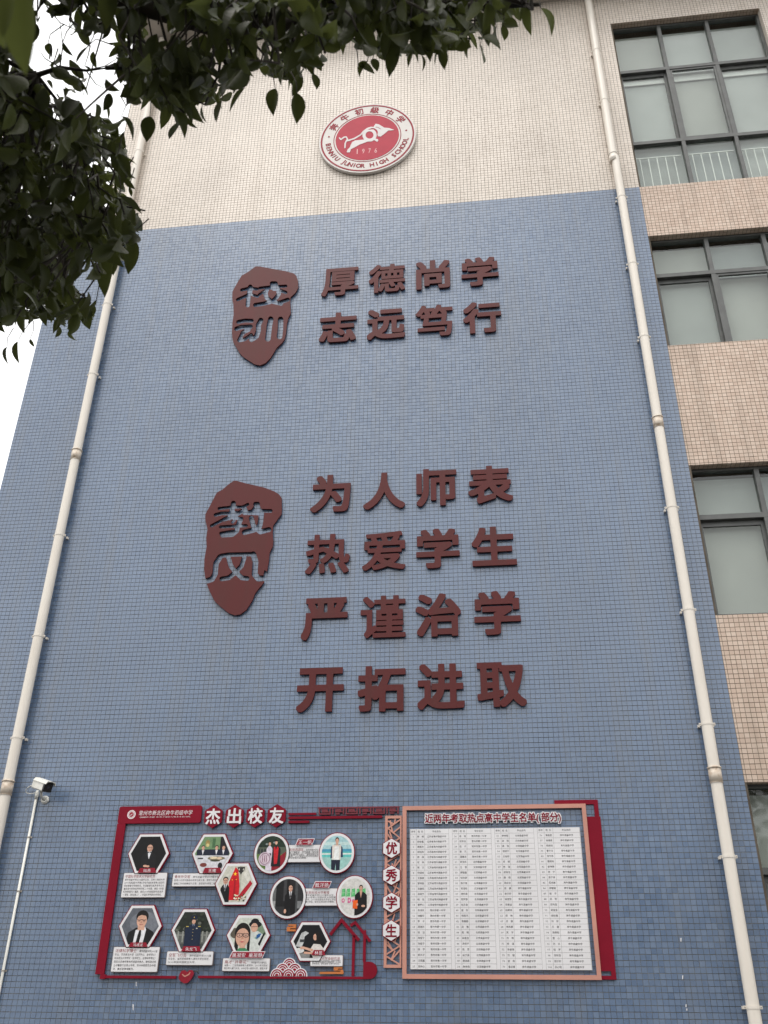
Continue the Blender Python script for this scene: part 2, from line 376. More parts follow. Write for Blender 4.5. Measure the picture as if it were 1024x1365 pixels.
# tiled reveals of the window heads (facing down) and jambs
for z0, z1, xs, _ in wins:
    a, b = X1-.02*U, (x_w1 if z0 == 204 else x_w2)
    tiles(grid(XB, b, 0, .10, XG, 0), 0, 0, 'head_reveal_tiles', M['cream_stair'], org=(0, GY-.004, Zu(z1)), uz=(0, 1, 0), un=(0, 0, -1))
for z0, z1, xs, _ in wins:
    if z0 == 204:
        tiles(grid(0, .10, Zu(z0), Zu(z1), 0, ZB), 0, 0, 'jamb_reveal_tiles', M['cream'], org=(x_w1, GY-.004, 0), ux=(0, 1, 0), un=(-1, 0, 0))
# dribbles of white paint on the tiles
pm = MB()
for x, y, h in [(181.8, 1312, 6), (177.5, 1343, 8), (907.7, 1253, 5), (910, 1303, 5), (914.5, 1341, 4), (915.5, 1346, 3), (84, 1078, 0)]:
    if h:
        a = W(x, y-h/2); b = W(x, y+h/2); pm.poly([(a[0]-.004, a[1]), (a[0]+.006, a[1]+.002), (b[0]+.004, b[1]), (b[0]-.003, b[1]+.004)], -.0022, .001)
part('paint_drips', pm.mesh('paint_drips'), M['white'], bld)

# ------------------------------------------------------------------ windows
FY = .10
def window(z0, z1, xs, rows, stair):
    X = [x*U for x in xs]; X[0] = XB+.45*U*.2; a, b = X[0], X[-1]; c, d = Zu(z0), Zu(z1)
    f = .035; fr = MB()
    fr.box(a, a+f, FY, FY+.07, c, d); fr.box(b-f, b, FY, FY+.07, c, d)
    fr.box(a+f, b-f, FY, FY+.07, c, c+f); fr.box(a+f, b-f, FY, FY+.07, d-f, d)
    wo_ = thing_part('window', fr.mesh('window'), M['frame'], bld)
    zs = [c]+[Zu(r) for r in rows]+[d]
    sash_row = 1 if stair else 0
    for zr in zs[1:-1]:
        t = MB(); t.box(a+f, b-f, FY-.006, FY+.072, zr-.03, zr+.03); part('transom', t.mesh('transom'), M['frame'], wo_)
    for r in range(len(zs)-1):
        lo = zs[r]+(.03 if r else f); hi = zs[r+1]-(.03 if r < len(zs)-2 else f)
        for i in range(1, len(X)-1):
            t = MB(); t.box(X[i]-.026, X[i]+.026, FY-.004, FY+.07, lo, hi); part('mullion', t.mesh('mullion'), M['frame'], wo_)
        for i in range(len(X)-1):
            l = X[i]+(.026 if i else f); q = X[i+1]-(.026 if i < len(X)-2 else f)
            gy = FY+.04
            if r == sash_row:
                fwd = (i % 2 == 1); sy = FY+.004 if fwd else FY+.05; sw = .034
                s = MB(); s.box(l, l+sw, sy, sy+.03, lo, hi); s.box(q-sw, q, sy, sy+.03, lo, hi)
                s.box(l+sw, q-sw, sy, sy+.03, lo, lo+sw); s.box(l+sw, q-sw, sy, sy+.03, hi-sw-(0 if fwd else .03), hi)
                part('sash', s.mesh('sash'), M['frame'], wo_)
                gy = sy+.015; gl, gq, glo, ghi = l+sw, q-sw, lo+sw, hi-sw
            else: gl, gq, glo, ghi = l, q, lo, hi
            g = MB(); g.box(gl-.004, gq+.004, gy, gy+.005, glo-.004, ghi+.004); part('pane', g.mesh('pane'), M['glass'], wo_)
            bl = MB(); bl.box(gl-.03, gq+.03, FY+.13, FY+.133, glo-.06, ghi+.06-(.10 if r == len(zs)-2 else 0))
            part('roller_blind', bl.mesh('roller_blind'), random.choice(BL+[M['blind']]), wo_)
            if stair and r == 1:
                vl = MB(); vl.box(gl-.02, gq+.02, FY+.10, FY+.11, ghi-.13, ghi+.05); part('blind_headrail', vl.mesh('blind_headrail'), M['rail'], wo_)
            if stair and r == 0:
                rl = MB(); zr = Zu(217.4)+.07; n = 6; pitch = 2.36*U
                rl.box(gl+.02, gq-.03, FY+.06, FY+.075, zr, zr+.013)
                for k in range(n):
                    xx = gl+.03+(k+.35)*pitch*(1.0); 
                    if xx < gq-.02: rl.box(xx, xx+.011, FY+.062, FY+.073, lo, zr)
                part('safety_rail', rl.mesh('safety_rail'), M['rail'], wo_)
def thing_part(name, me, m, par): return part(name, me, m, par)
for z0, z1, xs, rows in wins: window(z0, z1, xs, rows, z0 == 204)

# ------------------------------------------------------------------ rainwater pipes
def pipe(X, y_c, r, clamp_px, coup_px, label, jog=None):
    t = thing('drainpipe', label, 'drainpipe', (X, 0, 0), 'rainwater pipes down the tiled wall')
    Yc = -(.035+r)
    def zof(px, py): return W(px, py, r)[1]
    coups = sorted(zof(*c) for c in coup_px)
    ends = [0.02]+coups+[zt-.02]
    for i in range(len(ends)-1):
        mb = MB(); a, b = ends[i], ends[i+1]
        dx = jog[1] if jog and a >= jog[0]-.01 else 0
        tube(mb, [(X+dx, Yc, a), (X+dx, Yc, b)], r, 24, False); me = mb.mesh('pipe_length', True)
        part('pipe_length', me, M['pipe'], t)
    for z in coups:
        mb = MB(); dx = (jog[1]/2 if jog and abs(z-jog[0]) < .05 else (jog[1] if jog and z > jog[0] else 0)); Xc = X+dx
        tube(mb, [(Xc, Yc, z-.08), (Xc, Yc, z+.045)], r+.0045, 24)
        tube(mb, [(Xc, Yc, z+.046), (Xc, Yc, z+.05), (Xc, Yc, z+.062), (Xc, Yc, z+.066)], [r+.005, r+.011, r+.011, r+.005], 24)
        tube(mb, [(Xc, Yc, z-.085), (Xc, Yc, z-.081)], r+.007, 24)
        part('socket', mb.mesh('socket', True), M['pipe_rust'] if z < Zu(140) else M['pipe'], t)
    for c in clamp_px:
        z = zof(*c); mb = MB(); Xc = X+(jog[1] if jog and z > jog[0] else 0)
        tube(mb, [(Xc, Yc, z-.012), (Xc, Yc, z+.012)], r+.0035, 24)
        mb.box(Xc-r-.022, Xc-r-.001, -.035, -.002, z-.012, z+.012); mb.box(Xc+r+.001, Xc+r+.022, -.035, -.002, z-.012, z+.012)
        mb.box(Xc-r-.022, Xc-r+.004, Yc-.004, Yc+.004, z-.013, z+.013); mb.box(Xc+r-.004, Xc+r+.022, Yc-.004, Yc+.004, z-.013, z+.013)
        cl = part('clamp', mb.mesh('clamp'), M['pipe'], t)
        sc = MB()
        for s in (-1, 1): sc.box(Xc+s*(r+.012)-.004, Xc+s*(r+.012)+.004, Yc-.0075, Yc-.0042, z-.005, z+.005)
        part('bolt', sc.mesh('bolt'), M['steel'], cl)
    return t
pipe(40.25*U, 0, .055, [(803, 70), (811, 137), (830, 266), (842, 355), (857, 452), (892, 679), (914, 815), (938, 967), (966, 1143), (998, 1343)],
     [(817, 213), (876, 565), (949, 1033)], 'ivory plastic drainpipe with brackets at the right, beside the column of windows', (W(819, 222, .05)[1], -.022))
pipe(-101.0*U, 0, .055, [(187, 205), (171, 285), (142, 409), (123, 502), (78, 716), (51, 850), (22, 985), (160, 335)],
     [(102, 608), (15, 1050)], 'ivory plastic drainpipe with brackets at the left, partly behind the tree leaves')

# ------------------------------------------------------------------ shapes cut from strokes (distance field + contour)
def sdf_poly(P, X, Y):
    P = np.asarray(P, float); d = np.full(X.shape, 1e9); ins = np.zeros(X.shape, bool)
    for a, b in zip(P, np.roll(P, -1, 0)):
        e = b-a; L2 = e@e+1e-12; t = np.clip(((X-a[0])*e[0]+(Y-a[1])*e[1])/L2, 0, 1)
        d = np.minimum(d, np.hypot(X-a[0]-t*e[0], Y-a[1]-t*e[1]))
        c = ((a[1] > Y) != (b[1] > Y)) & (X < (b[0]-a[0])*(Y-a[1])/((b[1]-a[1]) if b[1] != a[1] else 1e-9)+a[0]); ins ^= c
    return np.where(ins, -d, d)
def sdf_strokes(L, X, Y):
    d = np.full(X.shape, 1e9)
    for pts, r in L:
        pts = np.asarray(pts, float)
        if len(pts) == 1: d = np.minimum(d, np.hypot(X-pts[0][0], Y-pts[0][1])-r); continue
        for a, b in zip(pts, pts[1:]):
            e = b-a; t = np.clip(((X-a[0])*e[0]+(Y-a[1])*e[1])/(e@e), 0, 1)
            d = np.minimum(d, np.hypot(X-a[0]-t*e[0], Y-a[1]-t*e[1])-r)
    return d
def contours(Fd, x0, y0, h):
    ny, nx = Fd.shape; nb = {}; P = {}
    def pt(k):
        if k in P: return
        t, i, j = k; a = Fd[i, j]; b = Fd[i, j+1] if t == 'h' else Fd[i+1, j]; s = a/(a-b)
        P[k] = (x0+(j+(s if t == 'h' else 0))*h, y0+(i+(s if t == 'v' else 0))*h)
    In = Fd < 0
    for i in range(ny-1):
        row = In[i, :-1].astype(int)+In[i, 1:]+In[i+1, :-1]+In[i+1, 1:]
        for j in np.nonzero((row > 0) & (row < 4))[0]:
            j = int(j); a, b, c, d = In[i, j], In[i, j+1], In[i+1, j+1], In[i+1, j]
            e = []
            if a != b: e.append(('h', i, j))
            if b != c: e.append(('v', i, j+1))
            if c != d: e.append(('h', i+1, j))
            if d != a: e.append(('v', i, j))
            prs = [(e[0], e[1])] if len(e) == 2 else ([(e[0], e[1]), (e[2], e[3])] if a else [(e[0], e[3]), (e[1], e[2])])
            for p, q in prs:
                pt(p); pt(q); nb.setdefault(p, []).append(q); nb.setdefault(q, []).append(p)
    loops = []; seen_ = set()
    for s in nb:
        if s in seen_: continue
        lp = [s]; seen_.add(s); cur = s
        while True:
            nx_ = [q for q in nb[cur] if q not in seen_]
            if not nx_: break
            cur = nx_[0]; seen_.add(cur); lp.append(cur)
        if len(lp) > 6: loops.append([P[k] for k in lp])
    return loops
def simplify(L, tol):
    out = [L[0]]; 
    for i in range(1, len(L)-1):
        a, b, c = out[-1], L[i], L[i+1]
        ar = abs((b[0]-a[0])*(c[1]-a[1])-(b[1]-a[1])*(c[0]-a[0]))
        if ar > tol or math.hypot(b[0]-a[0], b[1]-a[1]) > 40: out.append(b)
    out.append(L[-1]); return out
def nest(loops):
    """group outer loops with their holes"""
    def area(L): return sum(a[0]*b[1]-b[0]*a[1] for a, b in zip(L, L[1:]+L[:1]))/2
    def inside(p, L):
        c = False
        for a, b in zip(L, L[1:]+L[:1]):
            if (a[1] > p[1]) != (b[1] > p[1]) and p[0] < (b[0]-a[0])*(p[1]-a[1])/(b[1]-a[1])+a[0]: c = not c
        return c
    loops = sorted(loops, key=lambda L: -abs(area(L))); lv = []
    for i, L in enumerate(loops): lv.append([j for j in range(i) if inside(L[0], loops[j])])
    G = {}
    for i, L in enumerate(loops):
        if len(lv[i]) % 2 == 0: G[i] = [L]
    for i, L in enumerate(loops):
        if len(lv[i]) % 2 == 1: G[max(j for j in lv[i] if j in G)].append(L)
    return list(G.values())
def carve(outline, strokes, org, sc, e, h=5.0, extra=None):
    xs = [p[0] for p in outline]; ys = [p[1] for p in outline]
    X, Y = np.meshgrid(np.arange(min(xs)-15, max(xs)+15, h), np.arange(min(ys)-15, max(ys)+15, h))
    Fd = sdf_poly(outline, X, Y)
    if strokes: Fd = np.maximum(Fd, -sdf_strokes(strokes, X, Y)+5)
    L = contours(Fd, X[0, 0], Y[0, 0], h)
    L = [simplify(l, .8) for l in L]
    return nest([[W(org[0]+p[0]/sc, org[1]+p[1]/sc, e) for p in l] for l in L])

# ------------------------------------------------------------------ lettering
_g = {}
def embolden(V, T, w_):
    """grow a glyph by w_ em with square corners: min-filtered distance field, then its contour"""
    ed = {}
    for a, b, c in T:
        for i, j in ((a, b), (b, c), (c, a)):
            k = (min(i, j), max(i, j)); ed[k] = ed.get(k, 0)+1
    E = np.array([(*V[i], *V[j]) for (i, j), n in ed.items() if n == 1])
    h = w_/3 if w_ < .03 else w_/5; kk = 3 if w_ < .03 else 5
    X, Y = np.meshgrid(np.arange(E[:, [0, 2]].min()-w_*3, E[:, [0, 2]].max()+w_*3, h), np.arange(E[:, [1, 3]].min()-w_*3, E[:, [1, 3]].max()+w_*3, h))
    d = np.full(X.shape, 1e9); ins = np.zeros(X.shape, bool)
    for x0, y0, x1, y1 in E:
        ex_, ey_ = x1-x0, y1-y0; t = np.clip(((X-x0)*ex_+(Y-y0)*ey_)/(ex_*ex_+ey_*ey_+1e-12), 0, 1)
        d = np.minimum(d, np.hypot(X-x0-t*ex_, Y-y0-t*ey_))
        if y0 != y1: ins ^= ((y0 > Y) != (y1 > Y)) & (X < ex_*(Y-y0)/ey_+x0)
    Fd = np.where(ins, -d, d)
    for ax in (0, 1):
        A = Fd.copy()
        for s_ in range(1, kk+1):
            for sg in (-s_, s_): A = np.minimum(A, np.roll(Fd, sg, ax))
        Fd = A
    Fd += 1e-7
    NV = []; NT = []
    for g in nest([simplify(l, h*h*.25) for l in contours(Fd, X[0, 0], Y[0, 0], h)]):
        n0 = len(NV); NV += [p for L in g for p in L]
        NT += [tuple(i+n0 for i in t) for t in tessellate_polygon([[Vector((p[0], p[1], 0)) for p in L] for L in g])]
    return NV, NT
def glyph(ch, off=0.0, res=3):
    k = (ch, off, res)
    if k in _g: return _g[k]
    bold = off if off >= .013 else 0
    off = 0
    cu = bpy.data.curves.new('t', 'FONT'); cu.body = ch; cu.size = 1; cu.resolution_u = res; cu.offset = off
    o = bpy.data.objects.new('t', cu); COL.objects.link(o); bpy.context.view_layer.update()
    dg = bpy.context.evaluated_depsgraph_get(); me = o.evaluated_get(dg).to_mesh()
    V = [(v.co.x, v.co.y) for v in me.vertices]; T = []
    me.calc_loop_triangles()
    for t in me.loop_triangles: T.append(tuple(t.vertices))
    # weld
    idx = {}; rem = []; NV = []
    for p in V:
        q = (round(p[0], 5), round(p[1], 5))
        if q not in idx: idx[q] = len(NV); NV.append(p)
        rem.append(idx[q])
    T = [tuple(rem[i] for i in t) for t in T]; T = [t for t in T if len(set(t)) == 3]
    if bold: NV, T = embolden(NV, T, bold)
    o.evaluated_get(dg).to_mesh_clear(); bpy.data.objects.remove(o); bpy.data.curves.remove(cu)
    _g[k] = (NV, T); return _g[k]
def glyph_in(mb, ch, box, yf, t, off=0.0, res=3, col=None, shear=0):
    V, T = glyph(ch, off, res)
    if not V: return
    x0 = min(v[0] for v in V); x1 = max(v[0] for v in V); y0 = min(v[1] for v in V); y1 = max(v[1] for v in V)
    sx = (box[1]-box[0])/max(x1-x0, 1e-6); sy_ = (box[3]-box[2])/max(y1-y0, 1e-6)
    P = [(box[0]+(v[0]-x0)*sx+shear*(v[1]-y0)*sy_, box[2]+(v[1]-y0)*sy_) for v in V]
    mb.solid(P, T, yf, t, col, back=t > 0)
def is_cjk(c): return ord(c) > 0x2e00
def line(mb, s, x0, x1, z0, size, yf, t=0, off=0.0, res=1, col=None, shear=0, narrow=1.0, T=None):
    """one line of print: starts at x0, fitted to x1, baseline z0"""
    if not s: return x0
    adv = [1.0 if is_cjk(c) else .56 for c in s]; tot = sum(adv); k = (x1-x0)/tot if x1 else size*narrow
    x = x0
    for c, a in zip(s, adv):
        if c not in ' \u3000':
            V, Tt = glyph(c, off, res)
            P = [(x+v[0]*k*.98+shear*v[1]*size, z0+v[1]*size) for v in V]
            if T: P = [T(p) for p in P]
            mb.solid(P, Tt, yf, t, col, back=False)
        x += a*k
    return x

EL = .038                       # letter faces stand 45 mm off the wall
c2 = lambda a: (420+a[0]/3.938, 335+a[2]/3.938, 420+a[1]/3.938, 335+a[3]/3.938)
c3 = lambda a: (395+a[0]/3.303, 610+a[2]/3.303, 395+a[1]/3.303, 610+a[3]/3.303)
c4 = lambda a: (390+a[0]/3.2, 780+a[2]/3.2, 390+a[1]/3.2, 780+a[3]/3.2)
LET = [('厚', c2((32, 228, 80, 236)), 'top motto line, first'), ('德', c2((282, 472, 65, 218)), 'top motto line, second'), ('尚', c2((530, 710, 45, 201)), 'top motto line, third'), ('学', c2((768, 965, 28, 181)), 'top motto line, last'),
       ('志', c2((20, 218, 320, 476)), 'second motto line, first'), ('远', c2((272, 472, 298, 464)), 'second motto line, second'), ('笃', c2((528, 722, 280, 441)), 'second motto line, third'), ('行', c2((778, 978, 268, 431)), 'second motto line, last'),
       ('为', c3((62, 240, 75, 241)), 'third motto line, first'), ('人', c3((295, 478, 65, 228)), 'third motto line, second'), ('师', c3((528, 705, 50, 214)), 'third motto line, third'), ('表', c3((758, 955, 35, 201)), 'third motto line, last'),
       ('热', c3((38, 235, 335, 512)), 'fourth motto line, first'), ('爱', c3((290, 480, 322, 497)), 'fourth motto line, second'), ('学', c3((528, 720, 312, 487)), 'fourth motto line, third'), ('生', c3((772, 973, 303, 478)), 'fourth motto line, last'),
       ('严', c4((35, 235, 50, 235)), 'fifth motto line, first'), ('谨', c4((290, 482, 42, 225)), 'fifth motto line, second'), ('治', c4((525, 718, 35, 219)), 'fifth motto line, third'), ('学', c4((775, 975, 25, 212)), 'fifth motto line, last'),
       ('开', c4((15, 218, 350, 542)), 'lowest motto line, first'), ('拓', c4((278, 482, 345, 539)), 'lowest motto line, second'), ('进', c4((533, 735, 333, 531)), 'lowest motto line, third'), ('取', c4((785, 1000, 328, 519)), 'lowest motto line, last')]
for ch, bx, where in LET:
    mb = MB()
    off = .021 if ch in '德谨爱笃热厚' else .0295
    V_, _T = glyph(ch, off, 6); gx0 = min(v[0] for v in V_); gx1 = max(v[0] for v in V_); gy0 = min(v[1] for v in V_); gy1 = max(v[1] for v in V_)
    r = fitbox(*bx, EL, [((v[0]-gx0)/(gx1-gx0), (v[1]-gy0)/(gy1-gy0)) for v in V_])
    ox, oz = (r[0]+r[1])/2, r[2]
    glyph_in(mb, ch, r, -EL, .024, off, 6)
    th_ = (thing('wall_letter', 'raised dark red Chinese character %s, %s' % (ch, where), 'wall letter', (ox, 0, oz), 'raised red motto characters'))
    for piece in islands(mb): part('stroke_board', piece.mesh('stroke_board'), M['red3d'], th_)

PL1 = [(370,92),(425,92),(560,118),(740,150),(830,175),(865,205),(885,265),(890,345),(855,410),(795,465),(790,520),(795,600),(798,660),(770,710),(750,790),(740,900),(722,975),(690,1020),(630,1075),(590,1140),(550,1205),(490,1265),(425,1292),(360,1280),(290,1235),(215,1185),(175,1140),(140,1080),(105,1020),(88,960),(85,860),(92,760),(105,680),(103,560),(88,480),(90,400),(115,350),(150,290),(200,205),(270,165),(320,130)]
ST1 = [([(202,378),(295,356),(388,366)],15),([(307,338)],22),([(307,345),(297,420)],26),([(290,420),(275,560)],22),([(275,440),(152,495)],15),([(325,435),(395,455)],13),
 ([(572,300),(612,300)],24),([(600,320),(600,345)],40),([(422,355),(560,338),(740,330)],13),([(482,388),(412,436)],12),([(512,365),(490,420),(505,470),(560,512)],21),([(640,365),(655,420),(630,460),(580,512)],21),([(512,352),(640,352)],14),
 ([(670,385),(738,408)],16),([(560,520),(480,540),(366,560)],20),([(580,520),(650,535),(762,495)],20),([(600,525),(680,545)],20),
 ([(160,765),(240,748),(325,750)],19),([(138,848),(200,828),(310,822)],22),([(290,858),(215,895),(172,985)],20),([(175,992),(240,975),(318,922)],17),
 ([(435,745),(405,800),(405,870),(380,940),(322,978)],26),([(555,732),(540,800),(530,880),(520,968)],29),([(675,735),(672,850),(662,940)],29)]
PL2 = [(400,48),(430,50),(540,80),(740,125),(860,170),(915,205),(942,245),(945,380),(940,430),(895,490),(845,560),(840,640),(848,740),(840,800),(805,870),(797,960),(775,1085),(748,1062),(735,1110),(750,1170),(742,1205),(680,1280),(640,1330),(610,1410),(540,1520),(470,1570),(410,1580),(340,1555),(240,1475),(180,1420),(140,1340),(100,1250),(80,1200),(75,1165),(62,1060),(65,940),(90,800),(85,700),(100,600),(75,500),(75,430),(125,340),(205,185),(270,150),(340,90)]
b_ = lambda L: [(x, y+768) for x, y in L]
ST2 = [([(395,305)],20),([(232,365),(350,352),(400,335)],13),([(400,348),(500,348),(558,318)],13),([(395,305),(375,400),(350,470)],24),([(190,438),(260,420),(350,420),(430,410)],16),([(310,475),(145,562)],14),([(530,375),(400,450),(290,490)],20),
 ([(395,472),(490,480)],14),([(400,500),(385,520)],14),([(475,490),(445,560),(430,620),(380,660),(270,665)],24),([(248,575),(365,568),(540,560)],13),([(252,648),(385,625)],15),
 ([(645,315),(670,315)],22),([(660,330),(610,395),(520,418)],17),([(660,340),(690,400)],28),([(650,390),(820,392)],16),([(530,420),(700,425)],13),([(715,400),(705,500),(690,570),(620,610),(520,635)],26),([(598,475),(620,560),(700,630),(798,605)],24),
 (b_([(250,137),(330,122),(620,115)]),20),(b_([(240,150),(195,220),(185,340),(150,400),(60,432)]),27),(b_([(620,118),(645,200),(635,345),(680,395),(790,385)]),29),
 (b_([(335,150),(365,250),(420,320),(490,385),(550,392)]),22),(b_([(515,160),(485,250),(420,320),(340,385),(262,398)]),22)]
ep = .034
for outl, st, org, sc, lab, wd in [(PL1, ST1, (300, 345), 9.1, 'upper rock-shaped dark red plaque with two cut-out characters 校训', 0), (PL2, ST2, (265, 635), 8.533, 'lower and larger rock-shaped dark red plaque with cut-out characters 教风, split across the middle', 0)]:
    gs = carve(outl, st, org, sc, ep)
    c0 = W(org[0]+450/sc, org[1]+1200/sc)
    t = thing('cutout_plaque', lab, 'plaque', (c0[0], 0, c0[1]), 'rock-shaped red plaques')
    big = MB()
    for g in sorted(gs, key=lambda g: -len(g[0])):
        mb = MB(); mb.poly(g, -ep, .02); part('plaque_board', mb.mesh('plaque_board'), M['red3d'], t)

# ------------------------------------------------------------------ round school emblem
eb = fitbox(425.5, 138.8, 554.5, 230, .06, CIRC)
ex, ez = (eb[0]+eb[1])/2, (eb[2]+eb[3])/2; er = ((eb[1]-eb[0])+(eb[3]-eb[2]))/4
erx, erz = (eb[1]-eb[0])/2, (eb[3]-eb[2])/2
em = thing('school_emblem', 'round white and pink-red emblem with a leaping white ox, high on the cream tiles', 'emblem', (ex, 0, ez))
CW = lin(226, 220, 214); CR = lin(190, 62, 78); CD = lin(206, 72, 88)
def ell(r, n=72): return [(ex+erx*r*math.cos(2*math.pi*k/n), ez+erz*r*math.sin(2*math.pi*k/n)) for k in range(n)]
mb = MB(); mb.poly(ell(1), -.06, .045); part('disc', mb.mesh('disc'), mat('emblem_white_board', (.64, .61, .58), .5, .04, spec=.2), em)
M['emred'] = mat('emblem_red', (.27, .018, .032), .5, .05, spec=.15); M['emwhite'] = mat('emblem_white', (.66, .63, .62), .5, .04, spec=.15)
mb = MB(); mb.poly([ell(.965), ell(.932)], -.063, .003); mb.poly([ell(.70), ell(.685)], -.063, .003)
part('ring', mb.mesh('ring'), M['emred'], em)
mb = MB(); mb.poly(ell(.655), -.063, .003); part('inner_disc', mb.mesh('inner_disc'), mat('emblem_pink_red', (.40, .030, .055), .5, .05, spec=.15), em)
arc = MB()
def on_arc(s, a0, a1, r, size, bottom, width=.8, off=.01):
    n = len(s)
    for i, ch in enumerate(s):
        if ch == ' ': continue
        a = a0+(a1-a0)*i/(n-1); V, T = glyph(ch, off, 2)
        if not V: continue
        xm = (min(v[0] for v in V)+max(v[0] for v in V))/2; ym = (min(v[1] for v in V)+max(v[1] for v in V))/2
        th = a-math.pi/2 if not bottom else a+math.pi/2
        c, s_ = math.cos(th), math.sin(th); P = []
        for v in V:
            lx, lz = (v[0]-xm)*size*width, (v[1]-ym)*size
            P.append((ex+erx*(r*math.cos(a)+c*lx-s_*lz), ez+erz*(r*math.sin(a)+s_*lx+c*lz)))
        lq = MB(); lq.solid(P, T, -.064, .004, None); part('letter', lq.mesh('letter'), M['emred'], em)
D = math.radians
on_arc('奔牛初级中学', D(150), D(33), .815, .19, False, 1, .02)
on_arc('BENNIU', D(188), D(222), .81, .15, True, .95, .02)
on_arc('JUNIOR', D(234), D(265), .81, .15, True, .95, .02)
on_arc('HIGH', D(278), D(299), .81, .15, True, .95, .02)
on_arc('SCHOOL', D(313), D(349), .81, .15, True, .95, .02)
for a in (171, 7): arc = MB(); arc.poly([(ex+erx*(.81*math.cos(D(a))+.02*math.cos(k)), ez+erz*(.81*math.sin(D(a))+.02*math.sin(k))) for k in np.linspace(0, 5.6, 9)], -.064, .004); part('dot', arc.mesh('dot'), M['emred'], em)
# leaping ox
HD = [(598,190),(622,155),(665,162),(700,182),(742,208),(800,212),(878,237),(835,246),(798,246),(760,278),(692,330),(655,325),(648,300),(655,268),(640,238),(612,222)]
LEG = [(285,440),(305,402),(345,382),(450,372),(600,355),(648,362),(662,378),(645,402),(628,392),(600,376),(520,397),(400,440),(340,475),(285,502),(272,545),(228,545),(240,505),(268,482)]
BK = [([(240,385),(330,358),(420,305),(455,262),(505,222),(560,204),(610,208)],9),([(130,350),(150,370),(190,340),(222,335),(240,365),(225,385),(207,425),(205,480)],9),([(240,388),(280,380)],7)]
X, Y = np.meshgrid(np.arange(100, 900, 3.0), np.arange(130, 570, 3.0))
Fd = np.minimum(sdf_poly(HD, X, Y), sdf_poly(LEG, X, Y)); Fd = np.minimum(Fd, sdf_strokes(BK, X, Y))
ring = np.abs(np.hypot((X-540)/1.08, Y-308)-70)-20
Fd = np.minimum(Fd, ring); Fd = np.maximum(Fd, -sdf_strokes([([(625,200),(655,205),(690,225)],4),([(530,232),(600,225),(640,262)],5)], X, Y))
mb = MB()
for g in nest([[W(440+p[0]/10.24, 150+p[1]/10.24, .064) for p in simplify(l, .4)] for l in contours(Fd, 100, 130, 3.0)]): mb.poly(g, -.0665, .0035)
part('ox_figure', mb.mesh('ox_figure'), M['emwhite'], em)
mb = MB()
for ch, x in zip('1976', (372, 455, 540, 625)):
    r = fitbox(440+(x-(7 if ch == '1' else 17))/10.24, 150+498/10.24-(x-372)*.0055, 440+(x+(7 if ch == '1' else 17))/10.24, 150+565/10.24-(x-372)*.0055, .064); glyph_in(mb, ch, r, -.0645, .0015, 0, 2)
part('year_figures', mb.mesh('year_figures'), mat('emblem_pale_print', (.70, .38, .38), .5, .05), em)

# ------------------------------------------------------------------ board pieces
def clip(poly, win):
    """Sutherland-Hodgman against a convex window"""
    ar = sum(a[0]*b[1]-b[0]*a[1] for a, b in zip(win, win[1:]+win[:1])); wn = win if ar > 0 else win[::-1]
    out = list(poly)
    for a, b in zip(wn, wn[1:]+wn[:1]):
        inp = out; out = []
        if not inp: return []
        def side(p): return (b[0]-a[0])*(p[1]-a[1])-(b[1]-a[1])*(p[0]-a[0])
        for i, p in enumerate(inp):
            q = inp[i-1]; sp1, sq = side(p), side(q)
            if (sp1 >= 0) != (sq >= 0):
                t = sq/(sq-sp1); out.append((q[0]+(p[0]-q[0])*t, q[1]+(p[1]-q[1])*t))
            if sp1 >= 0: out.append(p)
    return out if len(out) > 2 else []
def hexa(cx, cz, hw, hh, pointy=False, k=.5):
    if pointy: return [(cx, cz+hh), (cx-hw, cz+hh*k), (cx-hw, cz-hh*k), (cx, cz-hh), (cx+hw, cz-hh*k), (cx+hw, cz+hh*k)]
    return [(cx-hw, cz), (cx-hw*k, cz-hh), (cx+hw*k, cz-hh), (cx+hw, cz), (cx+hw*k, cz+hh), (cx-hw*k, cz+hh)]
def circ(cx, cz, rx, rz, n=40): return [(cx+rx*math.cos(2*math.pi*i/n), cz+rz*math.sin(2*math.pi*i/n)) for i in range(n)]
def shrink(P, d):
    c = (sum(p[0] for p in P)/len(P), sum(p[1] for p in P)/len(P)); r = max(math.hypot(p[0]-c[0], p[1]-c[1]) for p in P)
    k = (r-d)/r; return [(c[0]+(p[0]-c[0])*k, c[1]+(p[1]-c[1])*k) for p in P]
def rrect(x0, x1, z0, z1, r=.012, n=4):
    P = []
    for cx_, cz_, a0 in ((x1-r, z1-r, 0), (x0+r, z1-r, 90), (x0+r, z0+r, 180), (x1-r, z0+r, 270)):
        for i in range(n+1): a = math.radians(a0+90*i/n); P.append((cx_+r*math.cos(a), cz_+r*math.sin(a)))
    return P
def poly_thing(name, label, cat, loops, e, t, m, group=None, pname=None):
    allp = [p for L in loops for p in L[0]] if isinstance(loops[0][0], (list, tuple)) and isinstance(loops[0][0][0], (list, tuple)) else [p for L in loops for p in L]
    c = (sum(p[0] for p in allp)/len(allp), min(p[1] for p in allp))
    th = thing(name, label, cat, (c[0], 0, c[1]), group)
    return th
BE, BT = .03, .02
